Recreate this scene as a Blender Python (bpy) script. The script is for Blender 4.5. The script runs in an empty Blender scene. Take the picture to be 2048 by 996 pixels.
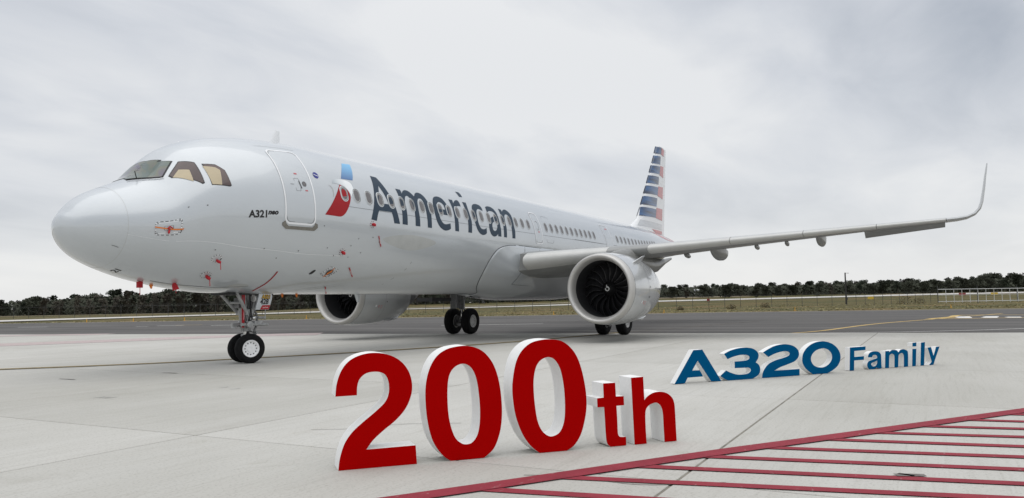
import bpy, bmesh, math, random
from math import sin, cos, pi, radians, sqrt, atan2
from mathutils import Vector, Matrix, geometry
sc = bpy.context.scene
COL = sc.collection

# ------------------------------------------------------------------ camera
CAM = Vector((-9.35885, -15.69314, 1.46717))
YAW, PITCH, ROLL, FPX = 0.4906117, 0.0678196, -0.0162882, 1554.97      # focal length in pixels of a 2048 wide frame
fw = Vector((cos(PITCH)*cos(YAW), cos(PITCH)*sin(YAW), sin(PITCH)))
rt = fw.cross(Vector((0, 0, 1))).normalized(); up = rt.cross(fw)
rt2 = rt*cos(ROLL) + up*sin(ROLL); up2 = up*cos(ROLL) - rt*sin(ROLL)
cd = bpy.data.cameras.new('camera'); cam = bpy.data.objects.new('camera', cd); COL.objects.link(cam)
cd.sensor_width = 36; cd.lens = 36*FPX/2048; cd.clip_start = .1; cd.clip_end = 12000
cam.matrix_world = Matrix(((rt2.x, up2.x, -fw.x, CAM.x), (rt2.y, up2.y, -fw.y, CAM.y), (rt2.z, up2.z, -fw.z, CAM.z), (0, 0, 0, 1)))
sc.camera = cam
sc.view_settings.view_transform = 'Standard'; sc.view_settings.look = 'None'; sc.view_settings.gamma = 1
sc.view_settings.exposure = 0.56

# ------------------------------------------------------------------ sky and sun (overcast)
SUN_EL, SUN_AZ = radians(79), radians(235)          # azimuth measured counter-clockwise from +X: sun high behind the camera's right
sund = bpy.data.lights.new('sun', 'SUN'); sund.energy = .75; sund.angle = radians(85); sund.color = (1, .97, .93)
suno = bpy.data.objects.new('sun', sund); COL.objects.link(suno)
sdir = Vector((cos(SUN_EL)*cos(SUN_AZ), cos(SUN_EL)*sin(SUN_AZ), sin(SUN_EL)))
suno.rotation_euler = (-sdir).to_track_quat('-Z', 'Y').to_euler()
w = bpy.data.worlds.new('World'); sc.world = w; w.use_nodes = True
nt = w.node_tree; N = nt.nodes; L = nt.links; N.clear()
def nd(t, **k):
    n = N.new(t)
    for a, b in k.items(): setattr(n, a, b)
    return n
def mth(op, a, b=None, clamp=False):
    n = N.new('ShaderNodeMath'); n.operation = op; n.use_clamp = clamp
    for i, v in enumerate((a, b)):
        if v is None: continue
        if isinstance(v, (int, float)): n.inputs[i].default_value = v
        else: L.new(v, n.inputs[i])
    return n.outputs[0]
tc = nd('ShaderNodeTexCoord'); sp = nd('ShaderNodeSeparateXYZ'); L.new(tc.outputs['Generated'], sp.inputs[0])
sky = nd('ShaderNodeTexSky', sky_type='NISHITA'); sky.sun_disc = False; sky.sun_elevation = SUN_EL; sky.sun_rotation = pi/2 - SUN_AZ
zc_ = mth('MAXIMUM', sp.outputs[2], 0.0)
den = mth('ADD', zc_, .16)
cx = mth('DIVIDE', sp.outputs[0], den); cy = mth('DIVIDE', sp.outputs[1], den)
cv = nd('ShaderNodeCombineXYZ'); L.new(cx, cv.inputs[0]); L.new(cy, cv.inputs[1])
def cloudnoise(scale, detail, rough, off, stretch=(1, 1, 1), rot=0, dist=0.0):
    m = nd('ShaderNodeMapping'); m.inputs['Location'].default_value = off; m.inputs['Scale'].default_value = stretch; m.inputs['Rotation'].default_value = (0, 0, rot)
    L.new(cv.outputs[0], m.inputs[0])
    n = nd('ShaderNodeTexNoise'); n.inputs['Scale'].default_value = scale; n.inputs['Detail'].default_value = detail; n.inputs['Roughness'].default_value = rough
    n.inputs['Distortion'].default_value = dist
    L.new(m.outputs[0], n.inputs[0]); return n.outputs[0]
n1 = cloudnoise(.42, 3, .5, (-47.6875, -2.051, 7.655), (1, 1.7, 1), radians(-20), .3)
n2 = cloudnoise(1.5, 6, .55, (-32.7752, -13.953, 3), (1, 1.8, 1), radians(-20), .35)
mixn = mth('ADD', mth('MULTIPLY', n1, .69), mth('MULTIPLY', n2, .31))
cr = nd('ShaderNodeValToRGB'); L.new(mixn, cr.inputs[0])
e = cr.color_ramp.elements
e[0].position = .315; e[0].color = (.30, .325, .365, 1)
e[1].position = .585; e[1].color = (.55, .557, .565, 1)
x_ = cr.color_ramp.elements.new(.47); x_.color = (.445, .462, .49, 1)
hz_ = mth('SUBTRACT', 1.0, mth('DIVIDE', zc_, .25), True)
hz_ = mth('MULTIPLY', mth('POWER', hz_, 1.5), .92)
mx = nd('ShaderNodeMixRGB'); L.new(hz_, mx.inputs[0]); L.new(cr.outputs[0], mx.inputs[1]); mx.inputs[2].default_value = (.585, .585, .58, 1)
sc10 = nd('ShaderNodeMixRGB', blend_type='MULTIPLY'); sc10.inputs[0].default_value = 1; L.new(mx.outputs[0], sc10.inputs[1]); sc10.inputs[2].default_value = (10, 10, 10, 1)
# an overcast dome grows smoothly brighter towards the zenith
zen = nd('ShaderNodeMapRange'); zen.interpolation_type = 'SMOOTHSTEP'; zen.inputs[1].default_value = .25; zen.inputs[2].default_value = 1; zen.inputs[3].default_value = 1; zen.inputs[4].default_value = 1.45; L.new(zc_, zen.inputs[0])
zm = nd('ShaderNodeVectorMath', operation='SCALE'); L.new(sc10.outputs[0], zm.inputs[0]); L.new(zen.outputs[0], zm.inputs[3])
mx2 = nd('ShaderNodeMixRGB'); mx2.inputs[0].default_value = .95; L.new(sky.outputs[0], mx2.inputs[1]); L.new(zm.outputs[0], mx2.inputs[2])
bg = nd('ShaderNodeBackground'); bg.inputs[1].default_value = .1; L.new(mx2.outputs[0], bg.inputs[0])
wo = nd('ShaderNodeOutputWorld'); L.new(bg.outputs[0], wo.inputs[0])

# ------------------------------------------------------------------ helpers
R = random.Random(7)
def new_mat(name):
    m = bpy.data.materials.new(name); m.use_nodes = True; return m, m.node_tree, m.node_tree.nodes['Principled BSDF']
def setp(b, **k):
    al = {'col': 'Base Color', 'rough': 'Roughness', 'metal': 'Metallic', 'coat': 'Coat Weight', 'coatr': 'Coat Roughness', 'spec': 'Specular IOR Level', 'film': 'Thin Film Thickness'}
    for a, v in k.items():
        b.inputs[al[a]].default_value = (tuple(v) + (1,)) if a == 'col' else v
def mat(name, col, rough=.5, metal=0, coat=0, coatr=.1, spec=.5, var=0.06, vscale=3.0, bump=0, bscale=60, streak=None):
    """plain surface with a little procedural mottling, roughness variation and optional fine bump"""
    m, t, b = new_mat(name); setp(b, rough=rough, metal=metal, coat=coat, coatr=coatr, spec=spec)
    tcn = t.nodes.new('ShaderNodeTexCoord'); no = t.nodes.new('ShaderNodeTexNoise'); no.inputs['Scale'].default_value = vscale; no.inputs['Detail'].default_value = 5
    if streak:
        mp = t.nodes.new('ShaderNodeMapping'); mp.inputs['Scale'].default_value = streak; t.links.new(tcn.outputs['Object'], mp.inputs[0]); t.links.new(mp.outputs[0], no.inputs[0])
    else: t.links.new(tcn.outputs['Object'], no.inputs[0])
    r = t.nodes.new('ShaderNodeValToRGB'); r.color_ramp.elements[0].position = .3; r.color_ramp.elements[1].position = .7
    r.color_ramp.elements[0].color = tuple(c*(1-var) for c in col) + (1,); r.color_ramp.elements[1].color = tuple(min(1, c*(1+var)) for c in col) + (1,)
    t.links.new(no.outputs[0], r.inputs[0]); t.links.new(r.outputs[0], b.inputs['Base Color'])
    if bump:
        n2 = t.nodes.new('ShaderNodeTexNoise'); n2.inputs['Scale'].default_value = bscale; t.links.new(tcn.outputs['Object'], n2.inputs[0])
        bn = t.nodes.new('ShaderNodeBump'); bn.inputs['Strength'].default_value = bump; bn.inputs['Distance'].default_value = .01
        t.links.new(n2.outputs[0], bn.inputs['Height']); t.links.new(bn.outputs[0], b.inputs['Normal'])
    return m
def link(o, parent=None):
    COL.objects.link(o)
    if parent is not None: o.parent = parent
    return o
def tag(o, label=None, cat=None, group=None, kind=None):
    for k, v in (('label', label), ('category', cat), ('group', group), ('kind', kind)):
        if v: o[k] = v
    return o
def empty(name, loc=(0, 0, 0), rz=0, parent=None):
    o = bpy.data.objects.new(name, None); o.location = loc; o.rotation_euler = (0, 0, rz); o.empty_display_size = .2; return link(o, parent)
class MB:
    def __init__(s): s.v = []; s.f = []; s.m = []
    def add(s, vs, fs, m=0):
        o = len(s.v); s.v += [tuple(p) for p in vs]; s.f += [tuple(i+o for i in f) for f in fs]; s.m += [m]*len(fs); return s
    def box(s, c, d, m=0, mat3=None):
        x, y, z = d[0]/2, d[1]/2, d[2]/2
        vs = [Vector((i*x, j*y, k*z)) for i in (-1, 1) for j in (-1, 1) for k in (-1, 1)]
        if mat3 is not None: vs = [mat3 @ p for p in vs]
        vs = [p + Vector(c) for p in vs]
        return s.add(vs, [(0, 1, 3, 2), (4, 6, 7, 5), (0, 4, 5, 1), (2, 3, 7, 6), (0, 2, 6, 4), (1, 5, 7, 3)], m)
    def tube(s, pts, rs, n=10, m=0, caps=True):
        pts = [Vector(p) for p in pts]
        if isinstance(rs, (int, float)): rs = [rs]*len(pts)
        vs = []; prev = None
        for i, p in enumerate(pts):
            d = (pts[min(i+1, len(pts)-1)] - pts[max(i-1, 0)]).normalized()
            if prev is None: a = d.orthogonal().normalized()
            else:
                a = prev - d*prev.dot(d); a.normalize()
            prev = a; b = d.cross(a)
            vs += [p + (a*cos(2*pi*k/n) + b*sin(2*pi*k/n))*rs[i] for k in range(n)]
        fs = [(i*n+k, i*n+(k+1) % n, (i+1)*n+(k+1) % n, (i+1)*n+k) for i in range(len(pts)-1) for k in range(n)]
        if caps: fs += [tuple(range(n))[::-1], tuple((len(pts)-1)*n+k for k in range(n))]
        return s.add(vs, fs, m)
    def lathe(s, prof, origin, axis='X', n=48, m=0, close=False):
        o = Vector(origin); vs = []
        for a, r in prof:
            for k in range(n):
                c, d = r*cos(2*pi*k/n), r*sin(2*pi*k/n)
                vs.append(o + Vector({'X': (a, c, d), 'Y': (c, a, d), 'Z': (c, d, a)}[axis]))
        q = len(prof); rng = range(q if close else q-1)
        fs = [(i*n+k, i*n+(k+1) % n, ((i+1) % q)*n+(k+1) % n, ((i+1) % q)*n+k) for i in rng for k in range(n)]
        return s.add(vs, fs, m)
    def rings(s, rings, m=0, closed=True, caps=False):
        n = len(rings[0]); vs = [p for r_ in rings for p in r_]; fs = []
        for i in range(len(rings)-1):
            for k in range(n if closed else n-1):
                fs.append((i*n+k, i*n+(k+1) % n, (i+1)*n+(k+1) % n, (i+1)*n+k))
        if caps: fs += [tuple(range(n))[::-1], tuple((len(rings)-1)*n+k for k in range(n))]
        return s.add(vs, fs, m)
    def build(s, name, mats, parent=None, smooth=None, loc=None, recalc=True):
        me = bpy.data.meshes.new(name); me.from_pydata(s.v, [], s.f)
        for m in (mats if isinstance(mats, (list, tuple)) else [mats]): me.materials.append(m)
        me.polygons.foreach_set('material_index', s.m)
        if recalc:
            bm = bmesh.new(); bm.from_mesh(me); bmesh.ops.remove_doubles(bm, verts=bm.verts, dist=1e-5); bmesh.ops.recalc_face_normals(bm, faces=bm.faces); bm.to_mesh(me); bm.free()
        if smooth:
            me.shade_smooth(); me.set_sharp_from_angle(angle=radians(smooth))
        me.update()
        o = bpy.data.objects.new(name, me)
        if loc: o.location = loc
        return link(o, parent)
def copy_tree(o, parent=None):
    c = o.copy(); link(c)
    c.parent = parent
    for ch in list(o.children): copy_tree(ch, c)
    return c
def spline(p, n=5, closed=True):
    """Catmull-Rom through the points; points flagged with a third value are kept as sharp corners"""
    out = []; k = len(p)
    for i in range(k if closed else k-1):
        a, b = p[i], p[(i+1) % k]
        ca, cb = len(a) > 2, len(b) > 2
        A, B = Vector(a[:2]), Vector(b[:2])
        if ca and cb: out.append(A); continue
        P = A if (ca or (not closed and i == 0)) else Vector(p[(i-1) % k][:2])
        Q = B if (cb or (not closed and i == k-2)) else Vector(p[(i+2) % k][:2])
        for j in range(n):
            t = j/n
            out.append(.5*((2*A) + (B-P)*t + (2*P-5*A+4*B-Q)*t*t + (3*A-P-3*B+Q)*t**3))
    if not closed: out.append(Vector(p[-1][:2]))
    return out
def fill(loops):
    """triangles over a 2D outline with holes"""
    ls = [[Vector((q.x, q.y, 0)) for q in l] for l in loops]
    tri = geometry.tessellate_polygon(ls); flat = [q for l in ls for q in l]
    return flat, tri
def hfun(p):                                        # far field: the ground falls a little to the left and rises to the right
    d = (p[0]-CAM.x)*cos(YAW) + (p[1]-CAM.y)*sin(YAW)
    if d < 150: return 0.0
    s = ((p[0]-CAM.x)*sin(YAW) - (p[1]-CAM.y)*cos(YAW))/d
    tab = [(-1.2, -1.8), (-.66, -1.7), (-.42, -1.3), (-.13, 1.26), (.24, 2.8), (.56, 3.0), (1.2, 3.2)]
    s = min(max(s, -1.19), 1.19)
    for (a, u), (b, v) in zip(tab, tab[1:]):
        if a <= s <= b: q = (s-a)/(b-a); q = q*q*(3-2*q); bb = u+(v-u)*q; break
    return bb*min(1, (d-150)/170)**2.5
def at(px, d, z=None):                              # a place on the ground, by bearing and distance from the camera's station
    s = (px-1024)/FPX*1.0
    x = CAM.x + d*(cos(YAW) + s*sin(YAW)); y = CAM.y + d*(sin(YAW) - s*cos(YAW))
    return Vector((x, y, hfun((x, y)) - .06 if z is None else z))
BAKE = {   # outlines measured for the aircraft skin (station, degrees), the fin (station, height), the standing characters (along, up) and the pavement (x, y)
 'A': [(8.5, 49.4, 1), (8.766, 49.87, 1), (8.856, 56.06), (8.966, 63.13), (9.05, 68.72), (9.132, 75.13), (9.213, 82.08), (9.304, 90.6, 1), (9.029, 90.73, 1), (8.987, 86.15), (8.931, 81.82, 1), (8.341, 82.03, 1), (8.268, 85.51), (8.205, 90.69, 1), (7.961, 90.08, 1), (8.042, 84.18), (8.133, 78.1), (8.244, 69.61), (8.347, 62.11), (8.426, 55.81)],
 'A_': [(8.63, 59.31, 1), (8.491, 67.67), (8.37, 75.64, 1), (8.851, 75.56, 1), (8.743, 66.5)],
 'm': [(9.459, 58.84, 1), (9.688, 58.87, 1), (9.706, 61.06), (9.689, 63.05, 1), (9.798, 60.14), (9.939, 58.42), (10.106, 58.62), (10.228, 60.73), (10.326, 63.46, 1), (10.43, 60.24), (10.582, 58.36), (10.753, 58.69), (10.881, 60.86), (10.959, 64.01), (11.004, 67.73), (11.012, 72.49), (11.014, 78.12), (10.994, 84.13), (10.985, 90.48, 1), (10.755, 90.48, 1), (10.761, 84.68), (10.757, 77.8), (10.756, 72.21), (10.733, 67.53), (10.679, 64.98), (10.569, 64.53), (10.464, 65.99), (10.384, 69.71), (10.347, 76.93), (10.352, 82.77), (10.35, 90.49, 1), (10.101, 90.47, 1), (10.114, 83.36), (10.117, 76.58), (10.085, 70.66), (10.032, 66.39), (9.959, 64.34), (9.866, 64.67), (9.788, 66.44), (9.7, 71.86), (9.704, 77.73), (9.702, 82.97), (9.692, 90.66, 1), (9.436, 90.54, 1), (9.447, 83.61), (9.46, 76.5), (9.465, 68.07), (9.473, 62.78)],
 'e': [(12.09, 76.62, 1), (12.12, 71.98), (12.13, 66.67), (12.06, 62.54), (11.946, 59.32), (11.748, 58.21), (11.541, 59.3), (11.394, 61.93), (11.282, 66.86), (11.235, 72.92), (11.25, 79.05), (11.304, 83.92), (11.415, 87.63), (11.571, 90.01), (11.766, 91.1), (11.964, 90.2), (12.099, 88.66, 1), (12.086, 83.87, 1), (11.947, 84.7), (11.779, 85.33), (11.653, 84.61), (11.555, 82.33), (11.5, 79.42), (11.486, 76.49, 1)],
 'e_': [(11.513, 71.47, 1), (11.506, 68.35), (11.569, 65.64), (11.673, 64.32), (11.807, 64.85), (11.905, 67.09), (11.911, 71.39, 1)],
 'r': [(12.387, 58.8, 1), (12.634, 58.78, 1), (12.594, 62.81, 1), (12.723, 59.91), (12.88, 58.06), (12.997, 58.28), (13.034, 60.69), (13.015, 64.85, 1), (12.861, 64.63), (12.707, 66), (12.622, 68.29), (12.596, 73.39), (12.608, 78.74), (12.602, 83.99), (12.59, 90.35, 1), (12.36, 90.25, 1), (12.369, 83.49), (12.394, 76.62), (12.409, 69.49), (12.402, 64.34)],
 'i': [(13.259, 58.82, 1), (13.504, 58.72, 1), (13.457, 65.14), (13.453, 72.17), (13.477, 77.69), (13.466, 82.06), (13.427, 89.99, 1), (13.191, 89.93, 1), (13.22, 83.14), (13.247, 77.16), (13.265, 71.55), (13.257, 65.17)],
 'idot': [(13.264, 45.33, 1), (13.483, 45.22, 1), (13.518, 48.08), (13.49, 52.08, 1), (13.27, 52.49, 1), (13.275, 48.8)],
 'c': [(14.475, 65.49, 1), (14.499, 61.96), (14.44, 59.18), (14.268, 57.94), (14.085, 58.29), (13.92, 59.76), (13.79, 62.8), (13.705, 68.04), (13.695, 75.89), (13.717, 80.84), (13.814, 86.03), (13.975, 89.37), (14.182, 90.54), (14.359, 89.61), (14.458, 87.93, 1), (14.455, 82.95, 1), (14.309, 84.51), (14.133, 84.63), (14.008, 82.67), (13.934, 78.34), (13.943, 73.2), (13.982, 68.32), (14.085, 64.98), (14.223, 63.71), (14.361, 64.42)],
 'a': [(14.806, 59.46, 1), (15.022, 57.79), (15.236, 58), (15.396, 59.97), (15.483, 63.33), (15.514, 67.9), (15.508, 73.48), (15.517, 78.82), (15.521, 83), (15.513, 89.81, 1), (15.276, 89.74, 1), (15.267, 87.37, 1), (15.138, 89.64), (14.989, 90.57), (14.825, 89.72), (14.707, 86.7), (14.661, 82.76), (14.687, 78.1), (14.819, 73.58), (15.01, 70.38), (15.157, 69.55), (15.293, 69.96, 1), (15.317, 66.74), (15.27, 64.27), (15.143, 63.48), (14.968, 63.83), (14.768, 65.93, 1)],
 'a_': [(14.931, 78.06), (15.016, 76.02), (15.183, 74.82), (15.266, 75.42), (15.279, 78.31), (15.241, 81.52), (15.144, 84.04), (15.046, 84.85), (14.942, 83.95), (14.904, 81.22)],
 'n': [(15.804, 58.12, 1), (16.004, 58.61, 1), (16.019, 61.39, 1), (16.13, 59.15), (16.299, 57.63), (16.472, 58.36), (16.6, 61.16), (16.655, 64.71), (16.637, 70.09), (16.614, 76.36), (16.634, 81.77), (16.606, 89.71, 1), (16.372, 89.81, 1), (16.377, 83.37), (16.384, 76.88), (16.41, 71.24), (16.401, 66.62), (16.343, 64.39), (16.236, 63.98), (16.12, 65.03), (16.025, 68.23), (15.969, 74.55), (15.977, 79.94), (15.937, 89.87, 1), (15.716, 89.75, 1), (15.732, 82.57), (15.748, 76.16), (15.776, 70.59), (15.784, 64.81)],
 'blue': [(7.529, 39.84, 1), (7.916, 38.69, 1), (7.792, 45.29), (7.635, 52.98), (7.493, 59.07, 1), (7.232, 59.38), (6.991, 59.61, 1), (7.222, 50.67)],
 'beak': [(6.536, 65.65, 1), (6.589, 63.23), (6.714, 61.28), (6.935, 60.53), (7.179, 60.73), (7.325, 62.32), (7.362, 65.14), (7.334, 68.38), (7.262, 71.67), (7.172, 74.92, 1), (7.169, 71.99), (7.089, 68.77), (6.977, 66.38), (6.798, 65.38), (6.655, 65.22)],
 'red': [(6.818, 65.61, 1), (6.99, 67.1), (7.1, 69.74), (7.156, 73.02), (7.139, 76.47), (7.057, 80.97), (6.948, 85.42), (6.83, 88.9), (6.672, 91), (6.422, 91), (6.065, 90.55, 1), (6.296, 83.73), (6.504, 76.99), (6.681, 70.76)],
 'arc': [(6.347, 67.55, 1), (6.444, 68.14), (6.501, 70.83), (6.493, 74.91), (6.444, 77.13, 1), (6.464, 72.85), (6.439, 69.29)],
 'ws1': [(1.772, -8.62, 1), (2.331, -17.83, 1), (2.241, 12.28), (2.404, 28.52, 1), (2.069, 36.59, 1), (1.826, 24.08), (1.596, 11.57, 1)],
 'ws2': [(2.136, 39.68, 1), (2.454, 32.98, 1), (2.683, 43.45, 1), (2.681, 65.55, 1), (2.631, 65.68, 1), (2.16, 44.19, 1)],
 'ws3': [(2.79, 47.46, 1), (3.077, 51.55, 1), (3.237, 58.26, 1), (3.287, 71.5, 1), (3.243, 72.27, 1), (2.821, 68.62, 1)],
 'bl2': [(2.176, 44.6, 1), (2.347, 41.29, 1), (2.504, 47.81, 1), (2.474, 60.04, 1)],
 'bl3': [(2.781, 50.11, 1), (3.039, 54.38, 1), (3.121, 57.64, 1), (3.053, 70.16, 1), (2.832, 68.18, 1)],
 'tailred': [(42.61, 50.05, 1), (39.43, 55.46, 1), (37.392, 47.68, 1)],
 'radome': [(1.016, 24.71), (1.094, 48.64), (1.139, 63.44), (1.113, 86.23), (1.124, 109.87), (1.124, 129.59), (1.175, 157.54), (1.385, -170.86)],
 'tapearc': [(5.035, 136.58), (5.031, 143.13), (5.01, 150.97), (4.969, 157.69), (4.974, 164)],
 'marks': [(3.655, 92.93), (4.487, 94.1), (3.78, 102.69), (5.988, 60.37), (5.436, 69.2), (3.129, 128.03), (3.144, 145.39), (6.982, 117.59), (8.018, 93.93), (1.847, 94.87), (6.247, 136.47), (6.914, 136.02), (2.701, 163.52), (2.554, -173.68), (5.245, 61.17), (5.221, 71.7), (8.415, 107.09), (7.745, 134.66), (1.584, 93.18), (2.144, 98.76), (0.986, 122.9), (1.429, 168.35), (4.272, 117.91), (3.919, 168.58), (9.725, 107.42), (20.494, 103.31), (12.19, 90.39), (6.061, 90.68)],
 'belt': [(1.122, 103.82), (3.591, 116.86), (6.967, 120.98)],
 'patch': [(8.876, 105.79), (9.846, 99.13), (10.956, 102.21), (9.993, 111.27)],
 'line2': [(5.167, 15.94)],
 'fairing': [(16.149, 165.05), (15.059, 141.3), (14.857, 125.13), (14.974, 112.03), (15.305, 102.96), (15.847, 98.74), (16.531, 97.1), (17.629, 96.59), (19.009, 96.35), (20.483, 100.03)],
 'fb0': [(40.621, 11.697), (41.727, 11.776), (41.513, 11.285), (40.23, 11.17)],
 'fb1': [(40.148, 11.015), (41.426, 11.112), (41.206, 10.538), (39.691, 10.431)],
 'fb2': [(39.52, 10.266), (41.192, 10.392), (40.93, 9.84), (39.076, 9.722)],
 'fb3': [(38.95, 9.525), (40.771, 9.633), (40.582, 9.097), (38.469, 8.954)],
 'fb4': [(38.348, 8.782), (40.471, 8.893), (40.237, 8.337), (37.835, 8.212)],
 'fb5': [(37.715, 8.03), (40.15, 8.13), (39.892, 7.544), (37.192, 7.439)],
 'fb6': [(37.097, 7.276), (39.831, 7.364), (39.599, 6.787), (36.643, 6.679)],
 'fr0': [(41.776, 11.785), (42.392, 11.683), (42.2, 11.22), (41.536, 11.274)],
 'fr1': [(41.221, 10.447), (42.106, 10.504), (41.932, 9.717), (40.947, 9.785)],
 'fr2': [(40.524, 8.97), (41.819, 9.058), (41.666, 8.226), (40.256, 8.297)],
 'fr3': [(39.886, 7.474), (41.55, 7.532), (41.401, 6.732), (39.62, 6.768)],
 'fr4': [(38.481, 5.977), (41.283, 6.01), (41.262, 5.796), (39.551, 5.782)],
 'fg0': [(36.582, 6.424), (41.329, 6.476), (41.243, 6.078), (35.84, 6.005)],
 'fout': [(40.508, 11.713), (40.741, 11.753), (42.441, 11.691), (41.266, 5.832), (35.648, 6.022)],
 'p200': [(-3.929, -11.015), (-1.357, -13.315)],
 'pA320': [(3.885, -11.752), (6.735, -13.904)],
 'pFam': [(7.39, -14.242), (9.35, -15.704)],
 'L2': [(-0.0257, 0.649, 1), (-0.0142, 0.7611), (0.026, 0.8745), (0.0954, 0.9585), (0.1944, 1.0069), (0.3121, 1.0236), (0.431, 1.0073), (0.5389, 0.958), (0.6172, 0.8774), (0.6592, 0.7802), (0.6681, 0.6786), (0.6455, 0.5849), (0.5963, 0.4933), (0.5114, 0.4046), (0.4036, 0.3243), (0.3088, 0.2441), (0.2465, 0.1645, 1), (0.6971, 0.1677, 1), (0.7079, -0.0004, 1), (-0.0002, -0.0001, 1), (0.0136, 0.1067), (0.0537, 0.229), (0.1229, 0.327), (0.2159, 0.407), (0.3335, 0.498), (0.4168, 0.5747), (0.4506, 0.6491), (0.4534, 0.7372), (0.4299, 0.809), (0.3824, 0.8442), (0.3114, 0.8533), (0.2407, 0.8391), (0.1879, 0.7915), (0.1679, 0.7286), (0.1642, 0.651, 1)],
 'L0': [(1.029, -0.0014, 1), (0.9574, 0.0505), (0.8865, 0.142), (0.8399, 0.2485), (0.8058, 0.4111), (0.7921, 0.6069), (0.8028, 0.7444), (0.8398, 0.8697), (0.9067, 0.9713), (1.0042, 1.0318), (1.1206, 1.0546), (1.207, 1.054), (1.3062, 1.0268), (1.3932, 0.9642), (1.4674, 0.854), (1.5157, 0.6969), (1.538, 0.5054), (1.5353, 0.3395), (1.5077, 0.1996), (1.449, 0.0747), (1.3541, 0.0004, 1)],
 'L0_': [(1.1493, 0.8889), (1.0815, 0.8649), (1.0321, 0.8087), (1.0093, 0.7224), (1.003, 0.595), (1.0098, 0.4439), (1.0326, 0.3152), (1.0739, 0.2082), (1.1341, 0.1516), (1.189, 0.1381), (1.2446, 0.1548), (1.2951, 0.2269), (1.318, 0.354), (1.3178, 0.5184), (1.2956, 0.708), (1.2597, 0.8158), (1.2108, 0.871)],
 'L00': [(1.9193, 0.0013, 1), (1.8357, 0.0678), (1.7597, 0.1691), (1.7038, 0.2923), (1.6675, 0.4259), (1.6488, 0.6062), (1.6603, 0.7493), (1.6951, 0.8921), (1.7554, 0.9924), (1.8483, 1.062), (1.9611, 1.0888), (2.0679, 1.0903), (2.1753, 1.0696), (2.2689, 1.0045), (2.3418, 0.9026), (2.3931, 0.7515), (2.427, 0.5639), (2.4299, 0.403), (2.4015, 0.2569), (2.3574, 0.1372), (2.2871, 0.0448), (2.205, 0.0001, 1)],
 'L00_': [(2.0175, 0.9179), (1.9438, 0.8879), (1.8963, 0.823), (1.8718, 0.715), (1.8694, 0.5942), (1.8821, 0.4366), (1.9057, 0.3026), (1.9498, 0.2092), (2.0148, 0.1563), (2.0745, 0.1519), (2.1421, 0.1894), (2.1846, 0.2838), (2.1984, 0.4172), (2.1918, 0.6012), (2.1681, 0.7496), (2.1363, 0.837), (2.084, 0.9006)],
 'Lt': [(2.6208, 0.6311, 1), (2.7551, 0.6326, 1), (2.7605, 0.4938, 1), (2.848, 0.4922, 1), (2.85, 0.4014, 1), (2.7635, 0.4, 1), (2.769, 0.2633), (2.7718, 0.1311), (2.7848, 0.0972), (2.8126, 0.0869), (2.8624, 0.0849, 1), (2.8618, 0.0007, 1), (2.6889, -0.0006, 1), (2.6571, 0.0248), (2.6403, 0.0833), (2.6325, 0.2395), (2.6256, 0.396, 1), (2.5519, 0.3981, 1), (2.5496, 0.4868, 1), (2.6235, 0.4908, 1)],
 'Lh': [(2.9386, 0.6719, 1), (3.0777, 0.6753, 1), (3.0846, 0.4351, 1), (3.1195, 0.471), (3.1885, 0.505), (3.2668, 0.5134), (3.3448, 0.4964), (3.4074, 0.4504), (3.435, 0.3892), (3.4419, 0.3036), (3.4465, 0.1503), (3.4511, -0.0001, 1), (3.3083, -0.0002, 1), (3.302, 0.1604), (3.2967, 0.2958), (3.2765, 0.3647), (3.2386, 0.3991), (3.1949, 0.4034), (3.136, 0.3817), (3.1009, 0.3418), (3.0911, 0.2754), (3.0917, 0.1415), (3.0978, -0.0009, 1), (2.9592, -0.001, 1), (2.9508, 0.2845)],
 'KA': [(0.4236, 0.5638, 1), (0.6149, 0.5665, 1), (1.013, -0.006, 1), (0.7901, 0.0005, 1), (0.5087, 0.3764, 1), (0.3826, 0.2099, 1), (0.5456, 0.2085, 1), (0.6176, 0.0953, 1), (0.281, 0.0921, 1), (0.2184, -0.0012, 1), (0.0006, 0.0003, 1)],
 'K3': [(1.096, 0.4784, 1), (1.2403, 0.5305), (1.4139, 0.5639), (1.588, 0.5706), (1.7392, 0.551), (1.843, 0.5013), (1.8893, 0.431), (1.8715, 0.3588), (1.8152, 0.2931, 1), (1.884, 0.2489), (1.9159, 0.1744), (1.9005, 0.1023), (1.8448, 0.0508), (1.7248, 0.003, 1), (1.1714, 0.0027, 1), (1.0825, 0.0388), (0.9948, 0.0923, 1), (1.1283, 0.1829, 1), (1.2342, 0.1373), (1.3697, 0.0989), (1.5077, 0.0915), (1.6244, 0.1033), (1.6904, 0.1405), (1.6923, 0.1811), (1.641, 0.2081, 1), (1.329, 0.2129, 1), (1.3286, 0.3312, 1), (1.5655, 0.3364), (1.6479, 0.3553), (1.6751, 0.3857), (1.6567, 0.4183), (1.5819, 0.4396), (1.4429, 0.4411), (1.2923, 0.4162), (1.1711, 0.3814, 1)],
 'K2': [(1.999, 0.4625, 1), (2.1215, 0.5171), (2.2689, 0.5666), (2.4409, 0.5925), (2.6005, 0.5865), (2.7474, 0.5482), (2.8436, 0.4788), (2.8706, 0.3978), (2.8352, 0.3243), (2.7445, 0.263), (2.5685, 0.2154), (2.3946, 0.173), (2.2459, 0.116, 1), (2.8678, 0.1186, 1), (2.8613, 0.0001, 1), (1.9524, -0.0009, 1), (1.9683, 0.0802), (2.0199, 0.1597), (2.12, 0.2463), (2.2797, 0.3031), (2.4767, 0.3404), (2.6015, 0.3721), (2.6405, 0.4077), (2.6178, 0.4459), (2.5323, 0.4634), (2.4092, 0.4546), (2.2616, 0.4238), (2.1204, 0.3747, 1)],
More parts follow.
